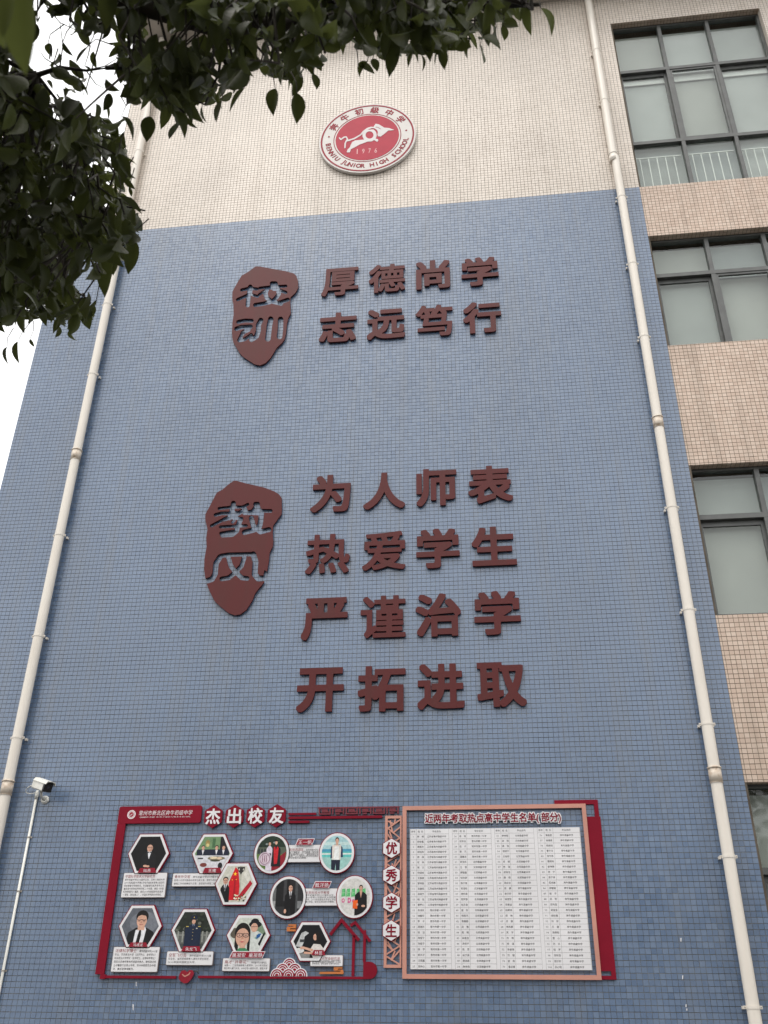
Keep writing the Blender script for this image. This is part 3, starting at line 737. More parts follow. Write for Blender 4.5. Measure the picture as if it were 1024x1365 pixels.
# --- the crimson frame of the left display
fr = thing('alumni_display_frame', 'crimson frame of the left display with banner, side bar, bottom rail and house outline', 'display frame', (W(134, 1305)[0], 0, W(134, 1305)[1]))
bn = rect4([(160, 1075.3), (270, 1073.5), (267, 1096.5), (156, 1098)], BE)
mb = MB(); mb.poly(rrect(bn[0], bn[1], bn[2], bn[3], .02), -BE, BT); banner = part('banner', mb.mesh('banner'), M['red'], fr)
mb = MB(); xa_, za_ = bn[0], bn[2]; xr_ = W(167, 1100, BE)[0]; zb_ = W(127, 1298.6, BE)[1]; zb2 = W(134, 1304.6, BE)[1]; xs_ = W(134, 1301, BE)[0]
mb.poly([(xa_, za_+.0), (xr_, za_), (xr_, zb_), (xa_, zb_)], -BE+.001, BT); part('side_bar', mb.mesh('side_bar'), M['red'], fr)
def strip(x0, x1, y0, y1, name='rail', m=None, par=None, e=BE):
    a = W(x0, (y0+y1)/2, e); b = W(x1, (y0+y1)/2, e); z1 = (W(x0, y0, e)[1]+W(x1, y0, e)[1])/2; z0 = (W(x0, y1, e)[1]+W(x1, y1, e)[1])/2
    q = MB(); q.box(a[0], b[0], -e, -e+BT, z0, z1); return part(name, q.mesh(name), m or M['red'], par or fr)
strip(133.5, 234.5, 1300.5, 1304.2); strip(264, 490, 1301.2, 1304.6)
mb = MB(); mb.box(xs_-.004, xs_+.05, -BE-.002, -BE+BT-.001, zb2-.002, zb_-.001); part('corner_block', mb.mesh('corner_block'), M['red'], fr)
# rounded end block
a = W(484, 1305, BE); b = W(503, 1282, BE); mb = MB(); r_ = (b[1]-a[1])/2
P = [(a[0], a[1]), (b[0]-r_, a[1])]+[(b[0]-r_+r_*math.cos(t), a[1]+r_+r_*math.sin(t)) for t in np.linspace(-1.4, 1.57, 12)]+[(a[0], b[1])]
mb.poly(P, -BE-.001, BT); part('end_block', mb.mesh('end_block'), M['red'], fr)
def band(pts, wd, name, par, m, e=BE, dz=0):
    q = [W(x, y, e) for x, y in pts]; mb = MB(); L = []; Rr = []
    for i, p in enumerate(q):
        d0 = Vector((q[i][0]-q[i-1][0], q[i][1]-q[i-1][1])) if i else Vector((q[1][0]-q[0][0], q[1][1]-q[0][1]))
        d1 = Vector((q[i+1][0]-q[i][0], q[i+1][1]-q[i][1])) if i < len(q)-1 else d0
        n0 = Vector((-d0.y, d0.x)).normalized(); n1 = Vector((-d1.y, d1.x)).normalized(); nn = (n0+n1).normalized(); s = wd/2/max(.4, nn.dot(n0))
        L.append((p[0]+nn.x*s, p[1]+nn.y*s)); Rr.append((p[0]-nn.x*s, p[1]-nn.y*s))
    mb.poly(L+Rr[::-1], -e-dz, BT); return part(name, mb.mesh(name), m, par)
band([(440, 1246), (455.3, 1226.5), (478.5, 1253.5)], .028, 'roof_outline', fr, M['red'])
band([(467, 1234), (473.5, 1229.5), (493.5, 1255)], .024, 'roof_outline', fr, M['red'], dz=-.002)
strip(469.2, 472.8, 1247, 1301, 'post'); strip(484, 487.6, 1240, 1282, 'post')
# banner print
bp = MB(); w_ = lin(232, 222, 224)
c_ = W(175.4, 1085.8, BE); bp.poly(circ(c_[0], c_[1], .043, .043), -BE-.001, .001, w_); bp.poly([circ(c_[0], c_[1], .034, .034), circ(c_[0], c_[1], .031, .031)], -BE-.0016, 0, lin(150, 30, 50)); bp.poly(circ(c_[0], c_[1], .024, .024), -BE-.0016, 0, lin(150, 30, 50))
bp.poly([(c_[0]-.017, c_[1]-.010), (c_[0]-.004, c_[1]-.002), (c_[0]+.018, c_[1]+.010), (c_[0]+.008, c_[1]+.0), (c_[0]-.006, c_[1]-.010)], -BE-.002, 0, w_)
a = W(184.5, 1086.6, BE); b = W(256.4, 1086.6, BE); hgt = W(220, 1079.8, BE)[1]-W(220, 1086.8, BE)[1]
line(bp, '常州市新北区奔牛初级中学', a[0], b[0], a[1]-.0, hgt, -BE-.001, 0, .008, 2, w_, shear=.12)
a = W(186, 1090.2, BE); b = W(254, 1090.2, BE); line(bp, 'CHANGZHOU XINBEI DISTRICT BENNIU JUNIOR HIGH SCHOOL', a[0], b[0], a[1]-.001, .019, -BE-.001, 0, .01, 1, w_)
part('banner_print', bp.mesh('banner_print'), M['print'], banner)
# --- title hexagons
def hex_sign(ch, cx, cy_, wpx, hpx, face, rim, ink, label, group, e, chs=.62):
    r = fitbox(cx-wpx/2, cy_-hpx/2, cx+wpx/2, cy_+hpx/2, e, PHEX); mx, mz = (r[0]+r[1])/2, (r[2]+r[3])/2; hw, hh = (r[1]-r[0])/2, (r[3]-r[2])/2
    t = thing('hexagon_sign', label, 'sign', (mx, 0, r[2]), group)
    if rim:
        q = MB(); q.poly(hexa(mx, mz, hw, hh, True), -e, .02); part('rim', q.mesh('rim'), rim, t)
        q = MB(); q.poly(hexa(mx, mz, hw-.006, hh-.007, True), -e-.003, .003); part('face', q.mesh('face'), face, t)
    else:
        q = MB(); q.poly(hexa(mx, mz, hw, hh, True), -e, .02); part('face', q.mesh('face'), face, t)
    q = MB(); s = chs*hw*1.13; glyph_in(q, ch, (mx-s, mx+s, mz-s*1.05, mz+s*1.05), -e-.005, .004, .022, 3); part('character', q.mesh('character'), ink, t)
for ch, cx, cy_, od in (('杰', 284.3, 1088.4, 'first'), ('出', 312.5, 1088, 'second'), ('校', 340.5, 1087.6, 'third'), ('友', 368.7, 1087.3, 'last')):
    hex_sign(ch, cx, cy_, 25.2, 31.0, M['red'], None, M['white'], 'crimson title hexagon with the white character %s, %s after the banner' % (ch, od), 'crimson title hexagons', BE, .70)
# bars beside the title
for i, (x0, x1, y0, y1, lab) in enumerate([(384.5, 422, 1083.7, 1086.6, 'short thin crimson bar, top of three right of the title hexagons'), (384.5, 510, 1088.5, 1091.9, 'longest thin crimson bar, under the fretwork strip'), (384.5, 412.7, 1094, 1097.2, 'shortest thin crimson bar, lowest of three right of the title hexagons')]):
    e = BE; a = W(x0, (y0+y1)/2, e); b = W(x1, (y0+y1)/2, e); z1 = W(x0, y0, e)[1]; z0 = W(x0, y1, e)[1]
    q = MB(); h = (z1-z0)/2; q.poly([(a[0], z0), (b[0]-h*.6, z0), (b[0], z0+h), (b[0]-h*.6, z1), (a[0], z1)], -e, BT)
    t = thing('decorative_bar', lab, 'trim bar', (a[0], 0, z0), 'thin bars beside the title'); part('bar', q.mesh('bar'), M['red'], t)
# fretwork strip
r = rect4([(424, 1076), (532.5, 1074.6), (532.5, 1084), (424, 1086.6)], BE)
t = thing('fretwork_strip', 'dark crimson fretwork strip of squared scrolls above the long bar', 'ornament', (r[0], 0, r[2]))
q = MB(); hh = r[3]-r[2]; ww = r[1]-r[0]; b0 = hh*.20
q.box(r[0], r[1], -BE, -BE+BT, r[3]-b0, r[3]); nfr = 6; cw = ww/nfr
for i in range(nfr):
    x = r[0]+i*cw; g_ = cw*.05
    q.box(x+g_, x+g_+b0, -BE, -BE+BT, r[2], r[3]-b0-.0005); q.box(x+cw-g_-b0, x+cw-g_, -BE, -BE+BT, r[2], r[3]-b0-.0005)
    if i % 2 == 0: q.box(x+g_+b0, x+cw-g_-b0, -BE, -BE+BT, r[2], r[2]+b0)
    q.box(x+cw*.27, x+cw*.73, -BE, -BE+BT, r[2]+hh*.28, r[2]+hh*.72)
    q.box(x+cw*.73, x+cw-g_-b0-.0005, -BE+.001, -BE+BT, r[2]+hh*.30, r[2]+hh*.42)
    if i % 2: q.box(x+cw*.30, x+cw*.62, -BE+.001, -BE+BT, r[2], r[2]+b0)
part('fretwork', q.mesh('fretwork'), mat('deep_crimson_board', (.15, .010, .022), .45, .1), t)

# ------------------------------------------------------------------ portrait panels
SK = lin(205, 160, 138); BKc = lin(14, 14, 17); NV = lin(28, 34, 52); WT = lin(222, 222, 226); HR = lin(22, 18, 18)
def E(cx, cz, rx, rz, n=14): return [(cx+rx*math.cos(2*math.pi*i/n), cz+rz*math.sin(2*math.pi*i/n)) for i in range(n)]
def B4(a, b, c, d): return [(a, c), (b, c), (b, d), (a, d)]
def suit(cx, top, hw, col, shirt=WT, tie=None, s=1.0, face=SK, hat=False, glasses=True, hairc=HR, fs=1.0):
    """a printed bust: shoulders, shirt, tie, neck, head"""
    f = .13*s*fs; cz = top+.16*s
    o = [(col, [(cx-hw, -1.2), (cx-hw*.96, top-.22*s), (cx-hw*.6, top-.08*s), (cx-.07*s, top), (cx+.07*s, top), (cx+hw*.6, top-.08*s), (cx+hw*.96, top-.22*s), (cx+hw, -1.2)]),
         (shirt, [(cx-.09*s, top), (cx, top-.38*s), (cx+.09*s, top)]), (face, B4(cx-.05*s, cx+.05*s, top-.03*s, top+.06*s)),
         (hairc, E(cx, cz+f*.42, f*.98, f*1.0)), (face, E(cx, cz-f*.12, f*.84, f*1.08))]
    sh = tuple(c_*.72 for c_ in face); lp = tuple(min(1, c_*1.9+.012) for c_ in col)
    o += [(sh, [(cx+f*.25, cz+f*.5), (cx+f*.8, cz+f*.2), (cx+f*.7, cz-f*.6), (cx+f*.2, cz-f*1.1), (cx+f*.42, cz-f*.3)]), (lp, [(cx-.09*s, top), (cx-.13*s, top-.1*s), (cx-.01*s, top-.42*s)]), (lp, [(cx+.09*s, top), (cx+.13*s, top-.1*s), (cx+.01*s, top-.42*s)])]
    if tie: o.append((tie, [(cx-.018*s, top-.02*s), (cx+.018*s, top-.02*s), (cx+.026*s, top-.26*s), (cx, top-.33*s), (cx-.026*s, top-.26*s)]))
    if glasses: o += [(HR, B4(cx-f*.7, cx+f*.7, cz+.015*s, cz+.03*s)), (lin(150, 118, 104), E(cx-f*.36, cz+.012*s, f*.26, f*.2, 8)), (lin(150, 118, 104), E(cx+f*.36, cz+.012*s, f*.26, f*.2, 8))]
    else: o += [(HR, B4(cx-f*.55, cx-f*.2, cz+.01*s, cz+.03*s)), (HR, B4(cx+f*.2, cx+f*.55, cz+.01*s, cz+.03*s))]
    o.append((lin(150, 80, 78), B4(cx-f*.3, cx+f*.3, cz-f*.75, cz-f*.62)))
    o.append((lin(176, 128, 108), [(cx-.012*s, cz), (cx+.02*s, cz-f*.35), (cx-.02*s, cz-f*.35)]))
    return o
def A1():
    return [(lin(12, 11, 13), B4(-1, 1, -1, 1))]+suit(.05, .14, .42, lin(20, 20, 23), s=1.25, fs=1.2)+[(BKc, [(-.05, .12), (.05, .08), (.15, .12), (.15, .03), (.05, .07), (-.05, .03)]), (SK, E(-.1, -.72, .12, .07)), (SK, E(.05, -.74, .1, .06))]
def A2():
    L = [(lin(110, 140, 100), B4(-1, 1, -1, 1)), (lin(70, 105, 70), B4(-.05, .12, .35, .9)), (lin(30, 30, 32), [(.4, 1), (1, 1), (1, .2), (.4, .2)]), (lin(150, 132, 80), E(-.32, .62, .13, .2)), (lin(205, 190, 130), E(-.32, .5, .1, .1))]
    L += [(NV, B4(-.9, .95, -.1, .25))]
    for c in (-.55, .22, .62): L += suit(c, .22, .22, NV, s=.8, tie=lin(60, 70, 120), glasses=False)[:6]
    L += [(lin(205, 205, 210), [(-1, -.1), (1, -.12), (1, -1), (-1, -1)]), (lin(120, 112, 90), E(.25, -.28, .5, .12)), (lin(222, 206, 170), E(.1, -.25, .22, .07)), (lin(215, 190, 160), E(.42, -.27, .16, .07)), (lin(60, 62, 45), E(.2, -.42, .3, .05)), (lin(120, 60, 55), E(-.45, -.66, .2, .12)), (lin(30, 30, 34), E(.5, -.7, .13, .18)), (lin(48, 48, 52), B4(-.8, -.5, -.32, -.24))]
    return L
def A2b():
    L = [(lin(198, 196, 184), B4(-1, 1, -1, 1)), (lin(176, 174, 160), [(.15, 1), (.3, 1), (.28, -.6), (.1, -.6)]), (lin(210, 208, 198), [(.55, .9), (.8, .2), (.7, 0), (.4, .5)]),
         (lin(52, 50, 48), [(.02, .93), (.45, .95), (.40, .72), (.30, .62), (.24, .50), (.17, .62), (.06, .70)]), (lin(198, 196, 184), E(.12, .80, .03, .06)), (lin(198, 196, 184), E(.36, .80, .03, .06)),
         (lin(196, 22, 34), [(-.08, .95), (.08, .75), (.22, -.1), (.2, -.9), (-.36, -.9), (-.40, .1)]), (lin(160, 14, 28), [(-.1, .3), (-.02, .35), (.0, -.9), (-.12, -.9)])]
    cx, cz = -.08, .55; st = []
    for i in range(10): a = math.pi/2+i*math.pi/5; rr = .12 if i % 2 == 0 else .05; st.append((cx+rr*math.cos(a), cz+rr*math.sin(a)))
    L += [(lin(250, 190, 40), st), (lin(250, 190, 40), E(-.22, .22, .03, .03, 6)), (lin(250, 190, 40), E(0, .24, .03, .03, 6)),
          (lin(170, 24, 44), [(.78, .2), (.92, 0), (.35, -.85), (.18, -.7)]), (lin(215, 212, 206), [(.7, .05), (.78, .2), (.18, -.66), (.14, -.7)])]
    L += suit(-.58, .0, .26, BKc, s=1.1, tie=HR, fs=1.1)
    for i in range(26): L.append((random.choice([lin(30, 34, 24), lin(222, 212, 180), lin(60, 70, 40), lin(230, 225, 205)]), E(-.02+.62*random.random(), -.92+.34*random.random(), .05, .045, 7)))
    return L
def A3():
    L = [(lin(84, 92, 78), B4(-1, 1, -1, 1)), (lin(34, 50, 38), B4(-1, 1, .35, 1)), (lin(96, 120, 64), B4(-1, 1, -1, -.05)), (lin(140, 28, 42), [(-.2, -1), (.2, -.4), (.95, .1), (.9, -1)])]
    for i in range(6): L.append((lin(46, 52, 54), E(-.85+.2*i, .12, .07, .16)))
    for i in range(14): L.append((random.choice([lin(24, 38, 30), lin(130, 140, 140), lin(60, 84, 56)]), E(random.uniform(-.9, .9), random.uniform(.4, .95), .09, .06, 7)))
    L += suit(-.15, .42, .2, lin(214, 204, 216), shirt=lin(214, 204, 216), s=.75, glasses=False)[:1]+[(lin(60, 54, 60), B4(-.28, -.02, -.4, -.0))]+suit(-.15, .42, .2, lin(214, 204, 216), s=.75, glasses=False)[3:5]
    L += [(lin(26, 22, 26), [(0, -.75), (.05, .3), (.2, .42), (.4, .42), (.58, .25), (.62, -.75)]), (lin(190, 28, 38), [(.2, .4), (.28, .2), (.36, .4), (.46, .3), (.4, -.6), (.2, -.62), (.12, .3)]), (HR, E(.28, .64, .1, .12)), (SK, E(.28, .6, .085, .11)), (lin(24, 20, 24), [(.08, .72), (.28, .8), (.5, .72), (.28, .68)])]
    L += [(lin(196, 178, 190), E(-.42, -.32, .42, .4, 26)), (lin(140, 108, 126), E(-.42, -.32, .34, .33, 24)), (lin(206, 190, 200), E(-.42, -.32, .3, .29, 24))]
    for dx in (-.13, 0, .13): L.append((lin(128, 70, 96), [(-.44+dx, -.1), (-.40+dx, -.1), (-.44+dx, -.25), (-.40+dx, -.36), (-.44+dx, -.54), (-.48+dx, -.54), (-.45+dx, -.37), (-.48+dx, -.25)]))
    return L
def A3b():
    L = [(lin(160, 196, 200), B4(-1, 1, .1, 1)), (lin(72, 150, 178), B4(-1, 1, .0, .22)), (lin(96, 186, 180), B4(-1, 1, -.3, .06)), (lin(150, 192, 186), B4(-1, 1, -1, -.25)), (lin(220, 226, 222), B4(-1, 1, -.1, -.02)), (lin(190, 214, 212), B4(-1, 1, .45, .62))]
    L += [(lin(44, 58, 84), [(-.42, -.32), (-.4, .35), (-.18, .48), (.2, .48), (.38, .3), (.42, -.25)]), (lin(214, 206, 198), [(-.3, -.4), (-.32, .46), (.28, .46), (.26, -.4)]), (lin(226, 228, 226), [(-.2, -.42), (-.14, .36), (.14, .36), (.18, -.42)]),
          (NV, [(-.36, -.4), (.24, -.4), (.22, -1), (-.02, -1), (-.05, -.6), (-.1, -1), (-.34, -1)]), (SK, B4(-.07, .08, .44, .58)), (HR, E(0, .74, .13, .17)), (SK, E(0, .68, .11, .15))]
    return L
def A4():
    L = [(lin(44, 44, 46), B4(-1, 1, -1, 1)), (lin(96, 98, 98), B4(-1, -.78, -1, 1)), (lin(24, 24, 26), B4(-.78, .1, -.5, 1)), (lin(70, 72, 74), B4(.45, .62, -1, 1)), (lin(34, 34, 36), B4(.1, .45, -1, 1)), (lin(60, 60, 62), [(-.3, 1), (-.1, 1), (-.1, -.2), (-.3, -.2)]), (lin(120, 122, 124), B4(.62, .9, -.6, -.2)), (lin(150, 150, 150), B4(-.95, -.8, -.5, -.2))]
    L += suit(.15, .33, .36, BKc, s=1.1, tie=HR, glasses=False, fs=1.1)+[(SK, E(-.14, -.75, .08, .12)), (lin(30, 30, 33), [(.0, -1), (.12, -.55), (.3, -1)])]
    return L
def A4b():
    L = [(lin(204, 202, 198), B4(-1, 1, -1, 1))]
    for x0 in (-.85, -.55, -.22, .1, .45):
        L.append((lin(92, 178, 112), [(x0, .0), (x0+.04, .42), (x0+.26, .46), (x0+.28, .02)])); L.append((lin(140, 205, 150), B4(x0+.08, x0+.12, .1, .34))); L.append((lin(140, 205, 150), B4(x0+.05, x0+.24, .2, .24)))
    L += [(lin(206, 84, 140), E(-.72, -.2, .1, .12)), (lin(204, 202, 198), E(-.72, -.2, .05, .06)), (lin(206, 84, 140), [(-.42, -.34), (-.42, -.04), (-.25, -.08), (-.2, -.2), (-.26, -.32)]), (lin(204, 202, 198), E(-.33, -.19, .04, .07)), (lin(206, 84, 140), E(-.06, -.22, .09, .1)), (lin(150, 140, 190), E(-.06, -.22, .04, .05))]
    L += suit(.42, .3, .4, lin(18, 18, 22), shirt=SK, s=1.0, glasses=False)+[(lin(226, 96, 34), [(-.08, -.2), (.22, -.18), (.2, -.66), (-.1, -.62)]), (SK, E(.2, -.42, .06, .07)), (SK, E(.58, -.5, .12, .06))]
    return L
def A5():
    L = [(lin(92, 96, 104), B4(-1, 1, -1, 1)), (lin(112, 116, 124), E(.2, .2, .8, .6))]
    return L+[(lin(20, 20, 23), [(-.72, -1.1), (-.6, -.35), (-.2, -.08), (.35, -.08), (.75, -.32), (.95, -1.1)]), (WT, [(-.3, -1.1), (-.22, -.22), (.28, -.05), (.34, -.2), (.22, -1.1)]), (HR, [(-.02, -.22), (.08, -.2), (.1, -.5), (.02, -1.1), (-.16, -1.1), (-.08, -.5)]),
              (SK, B4(-.12, .24, -.22, .1)), (HR, E(.06, .52, .33, .36, 20)), (SK, E(.05, .30, .27, .38, 20)), (HR, [(-.24, .5), (-.2, .72), (.1, .8), (.34, .68), (.36, .44), (.3, .56), (.0, .62)]), (HR, B4(-.2, .26, .345, .375)), (lin(160, 124, 108), E(-.09, .31, .09, .07)), (lin(160, 124, 108), E(.17, .31, .09, .07)), (HR, E(-.09, .315, .03, .02, 6)), (HR, E(.17, .315, .03, .02, 6)),
              (lin(176, 128, 108), [(.03, .3), (.08, .17), (-.02, .17)]), (lin(160, 84, 80), B4(-.06, .14, .07, .1))]
def A6():
    L = [(lin(34, 40, 34), B4(-1, 1, -1, 1)), (lin(96, 98, 94), B4(-1, 1, -1, -.1)), (lin(130, 132, 126), B4(-1, 1, -.3, -.22)), (lin(70, 72, 70), B4(-1, 1, -1, -.72))]
    for i in range(30): L.append((random.choice([lin(24, 30, 24), lin(60, 66, 54), lin(44, 52, 42), lin(96, 98, 90)]), E(random.uniform(-.9, .9), random.uniform(0, .95), .1, .08, 7)))
    for x in (-.8, -.55, .5, .72): L.append((lin(140, 142, 136), B4(x, x+.08, -.65, -.05)))
    n2 = lin(24, 36, 58)
    L += [(n2, [(-.42, -1), (-.42, .1), (-.3, .25), (-.08, .33), (.1, .33), (.32, .25), (.44, .1), (.44, -1)]), (lin(120, 132, 150), [(-.07, .33), (.01, .12), (.09, .33)]), (n2, B4(-.02, .04, .1, .3)), (SK, E(.01, .48, .1, .15)), (lin(22, 32, 52), [(-.18, .64), (-.14, .78), (.0, .84), (.16, .78), (.2, .64), (.12, .58), (-.1, .58)]), (lin(190, 160, 60), E(.01, .70, .03, .04, 6)), (HR, B4(-.12, .14, .57, .60))]
    for z in (.05, -.12, -.3, -.48): L.append((lin(190, 170, 110), E(.01, z, .022, .022, 6)))
    L += [(lin(190, 190, 180), E(.2, .1, .05, .03, 6)), (lin(190, 170, 80), B4(-.38, -.24, .18, .22)), (lin(190, 170, 80), B4(.26, .40, .18, .22))]
    return L
def A7():
    L = [(lin(196, 200, 190), B4(-1, 1, -1, 1)), (lin(120, 140, 116), E(.7, .3, .3, .4)), (lin(90, 84, 72), E(-.72, .12, .25, .3))]
    L += [(lin(200, 205, 200), [(.0, -1), (.1, .1), (.5, .25), (.85, 0), (.9, -1)]), (lin(24, 24, 28), E(.34, .62, .34, .2)), (lin(24, 24, 28), E(.32, .78, .22, .18)), (SK, E(.3, .44, .19, .26)), (HR, B4(.14, .46, .47, .5)), (lin(130, 160, 150), E(.45, -.15, .1, .07)), (lin(110, 150, 160), E(.6, .05, .1, .06)), (lin(40, 90, 150), [(.45, .02), (.7, .12), (.62, -.1), (.45, -.2)]), (lin(24, 24, 28), [(.55, -.5), (.85, .2), (.9, .1), (.65, -.6)])]
    L += [(HR, E(-.3, .12, .42, .6, 20)), (HR, B4(-.7, -.5, -.9, .1)), (HR, B4(-.02, .12, -.9, .1)), (SK, B4(-.42, -.12, -.8, -.4)), (SK, E(-.3, -.12, .36, .52, 22)), (lin(60, 130, 90), [(-.7, -1), (-.42, -.72), (-.1, -.72), (.2, -1)]), (HR, B4(-.62, .02, .055, .1)), (HR, E(-.46, -.0, .17, .13, 12)), (HR, E(-.12, -.0, .17, .13, 12)), (lin(190, 150, 132), E(-.46, .0, .14, .10, 12)), (lin(190, 150, 132), E(-.12, .0, .14, .10, 12)), (HR, E(-.46, .01, .04, .03, 6)), (HR, E(-.12, .01, .04, .03, 6)),
          (lin(178, 130, 110), [(-.29, -.02), (-.22, -.22), (-.36, -.22)]), (lin(176, 84, 84), [(-.42, -.36), (-.3, -.33), (-.16, -.36), (-.3, -.42)])]
    return L
def A8():
    L = [(lin(16, 17, 22), B4(-1, 1, -1, 1)), (lin(190, 192, 192), [(-.85, -.3), (-.7, .1), (-.55, .5), (-.3, .62), (-.1, .5), (-.35, .3), (-.4, -.1), (-.5, -.35)]), (lin(60, 62, 64), B4(-.62, -.35, -.05, .12)), (lin(210, 210, 208), E(-.62, -.55, .28, .16)), (lin(130, 130, 128), B4(-.9, .0, -1, -.72)), (lin(170, 172, 172), E(-.48, .35, .08, .2))]
    L += [(HR, [(.18, .5), (.4, .62), (.58, .4), (.6, -.3), (.3, -.3), (.25, .2)]), (SK, E(.28, .26, .12, .2)), (HR, [(.26, .52), (.5, .5), (.52, -.1), (.36, .05), (.34, .36)]), (lin(214, 208, 202), [(.0, -.5), (.2, -.15), (.6, -.18), (.85, -.5), (.8, -1), (.2, -1)]), (SK, [(-.5, -.42), (.15, -.62), (.2, -.48), (-.45, -.3)]), (SK, E(-.5, -.4, .1, .08)), (SK, [(-.35, -.75), (.3, -.78), (.3, -.66), (-.35, -.62)]), (lin(150, 110, 95), B4(.16, .3, .26, .28))]
    return L
def paint(mb, art, shape, y0):
    """paint normalised art inside the outline (clipped), each colour a hair above the last"""
    xs = [p[0] for p in shape]; zs = [p[1] for p in shape]; cx, cz = (min(xs)+max(xs))/2, (min(zs)+max(zs))/2; hw, hh = (max(xs)-min(xs))/2, (max(zs)-min(zs))/2
    for i, (c, P) in enumerate(art):
        Q = clip([(cx+p[0]*hw, cz+p[1]*hh) for p in P], shape)
        # drop duplicate points
        R_ = [p for k, p in enumerate(Q) if math.hypot(p[0]-Q[k-1][0], p[1]-Q[k-1][1]) > 1e-6]
        if len(R_) > 2: mb.poly(R_, y0-.00008*(i+1), 0, c)
INK = lin(40, 34, 38); RI = lin(140, 30, 36)
def hexpx(P, e):
    q = [W(x, y, e) for x, y in P]; xl = q[5][0]; xr = q[2][0]; zt_ = (q[0][1]+q[1][1])/2; zb = (q[3][1]+q[4][1])/2
    cx = (xl+xr)/2; return (cx, (zt_+zb)/2, (xr-xl)/2, (zt_-zb)/2, ((q[1][0]-q[0][0])/2)/((xr-xl)/2))
def plate_text(pr, r, title, body, y, tsize, bsize, pad=.02, tw=None):
    x0, x1, z0, z1 = r; z = z1-pad*.6-tsize
    xe = line(pr, title, x0+pad, x0+pad+(tw or tsize*len(title)*1.02), z, tsize, y, 0, .006, 2, RI)
    first = True; n = len(body); avail = z-z0-pad*.8
    lh = avail/max(n-1, 1) if n > 1 else bsize
    zz = z+tsize*.02
    for k, s in enumerate(body):
        if k == 0:
            xs_ = xe+bsize*1.2
            if x1-xs_ > .05: line(pr, s, xs_, x1-pad, zz, bsize, y, 0, .012, 1, INK)
        else:
            zz = z-lh*k+ (lh-bsize)*.25; full = k < n-1
            line(pr, s, x0+pad, (x1-pad) if full else min(x1-pad, x0+pad+bsize*len(s)*.98), zz, bsize, y, 0, .012, 1, INK)
def tag_on(par, r, name, e, sk=.012, col=lin(140, 20, 42), style='trap'):
    q = MB(); x0, x1, z0, z1 = r
    P = [(x0-sk, z0), (x1+sk, z0), (x1-sk*.6, z1), (x0+sk*.6, z1)] if style == 'trap' else [(x0-sk, z0), (x1-sk, z0), (x1+sk, z1), (x0+sk, z1)]
    if style != 'trap': q.poly([(x0-sk-.008, z0-.004), (x1-sk+.006, z0-.004), (x1+sk+.008, z1+.007), (x0+sk-.006, z1+.007)], -e, .003, lin(214, 204, 208))
    q.poly(P, -e-.001, .004, col); m_ = .006; n = len(name); h = (z1-z0)*.82
    wt = min((x1-x0)-.01, h*1.06*n); cx_ = (x0+x1)/2; line(q, name, cx_-wt/2, cx_+wt/2, z0+(z1-z0)*.17, h*.92, -e-.002, 0, .012, 2, lin(228, 220, 224))
    part('name_tag', q.mesh('name_tag'), M['print'], par)
def panel(label, shapes, arts, plate, title, body, tag, name, ts, bs, style='trap', tw=None, pad=.016):
    """wall-mounted portrait panel: backing board, framed picture(s), text plate and name tag"""
    e = .035; z = min(s[1]-s[3] for s in shapes) if shapes else 0
    x = sum(s[0] for s in shapes)/len(shapes); t = thing('portrait_panel', label, 'display panel', (x, 0, min(z, plate[2])), 'framed portraits of former pupils')
    y = -e
    q = MB(); q.poly(rrect(plate[0]-.004, plate[1]+.006, plate[2]-.006, plate[3]+.004, .008), -e+.002, .022); part('plate_backing', q.mesh('plate_backing'), M['edge'], t)
    q = MB(); q.poly(rrect(*plate, .007), -e-.001, .003); pl = part('text_plate', q.mesh('text_plate'), M['white'], t)
    pr = MB(); plate_text(pr, plate, title, body, -e-.0018, ts, bs, pad, tw); part('printed_text', pr.mesh('printed_text'), M['print'], pl)
    for i, s in enumerate(shapes):
        cx, cz, hw, hh, k = s; ee = e+.004+.004*i
        mk = (lambda g: circ(cx, cz, hw+g, hh+g)) if k is None else (lambda g: hexa(cx, cz, hw+g*1.15, hh+g, False, k))
        q = MB(); q.poly(mk(.008), -ee+.003, .028); part('backing_board', q.mesh('backing_board'), M['red'], t)
        q = MB(); q.poly(mk(.0), -ee, .004); f = part('picture_frame', q.mesh('picture_frame'), M['white'], t)
        q = MB(); paint(q, arts[i], mk(-.022), -ee-.0006); part('photo_print', q.mesh('photo_print'), M['print'], f)
    tag_on(t, tag, name, e+.014, style=style)
    return t
R4 = lambda q, e=.035: rect4(q, e)
def RB(x0, y0, x1, y1, e=.05): return rect4([(x0, y0), (x1, y0), (x1, y1), (x0, y1)], e)
SB = '奔牛初级中学'
hx = lambda P: hexpx(P, .039)
panel('hexagonal portrait of a man in black dinner jacket and bow tie', [hx([(186.9,1112.2),(215.6,1112.2),(225,1137.5),(209.5,1164),(181.5,1164),(171.2,1138.8)])], [A1()],
      R4([(165.7,1163.9),(222.5,1163.6),(219.7,1196),(161.5,1196)]), '中国科学技术大学研究员', ['', SB+'2004届毕业生。后考入南京大学', '2010年获清华大学博士学位并留校从事博士后研究', '现从事量子科技研究。在顶级期刊发表学术论文', '曾获得中科院优秀导师奖二十余篇，兼任《中国', '科学院院刊》编委。曾获2014年度国家科技进步', '一等奖（排名第二），中国科学院院长优秀奖。'], RB(185.5,1157,207,1163.4), '陆燕', .034, .021, tw=.30)
h2 = hx([(271.3,1112.3),(299.3,1112.3),(310,1138.3),(296,1164),(267,1164),(256.6,1138)]); h2b = hexpx([(302,1151.3),(330.7,1150.9),(342,1178),(326,1205.5),(297.3,1206),(287,1180.7)], .043)
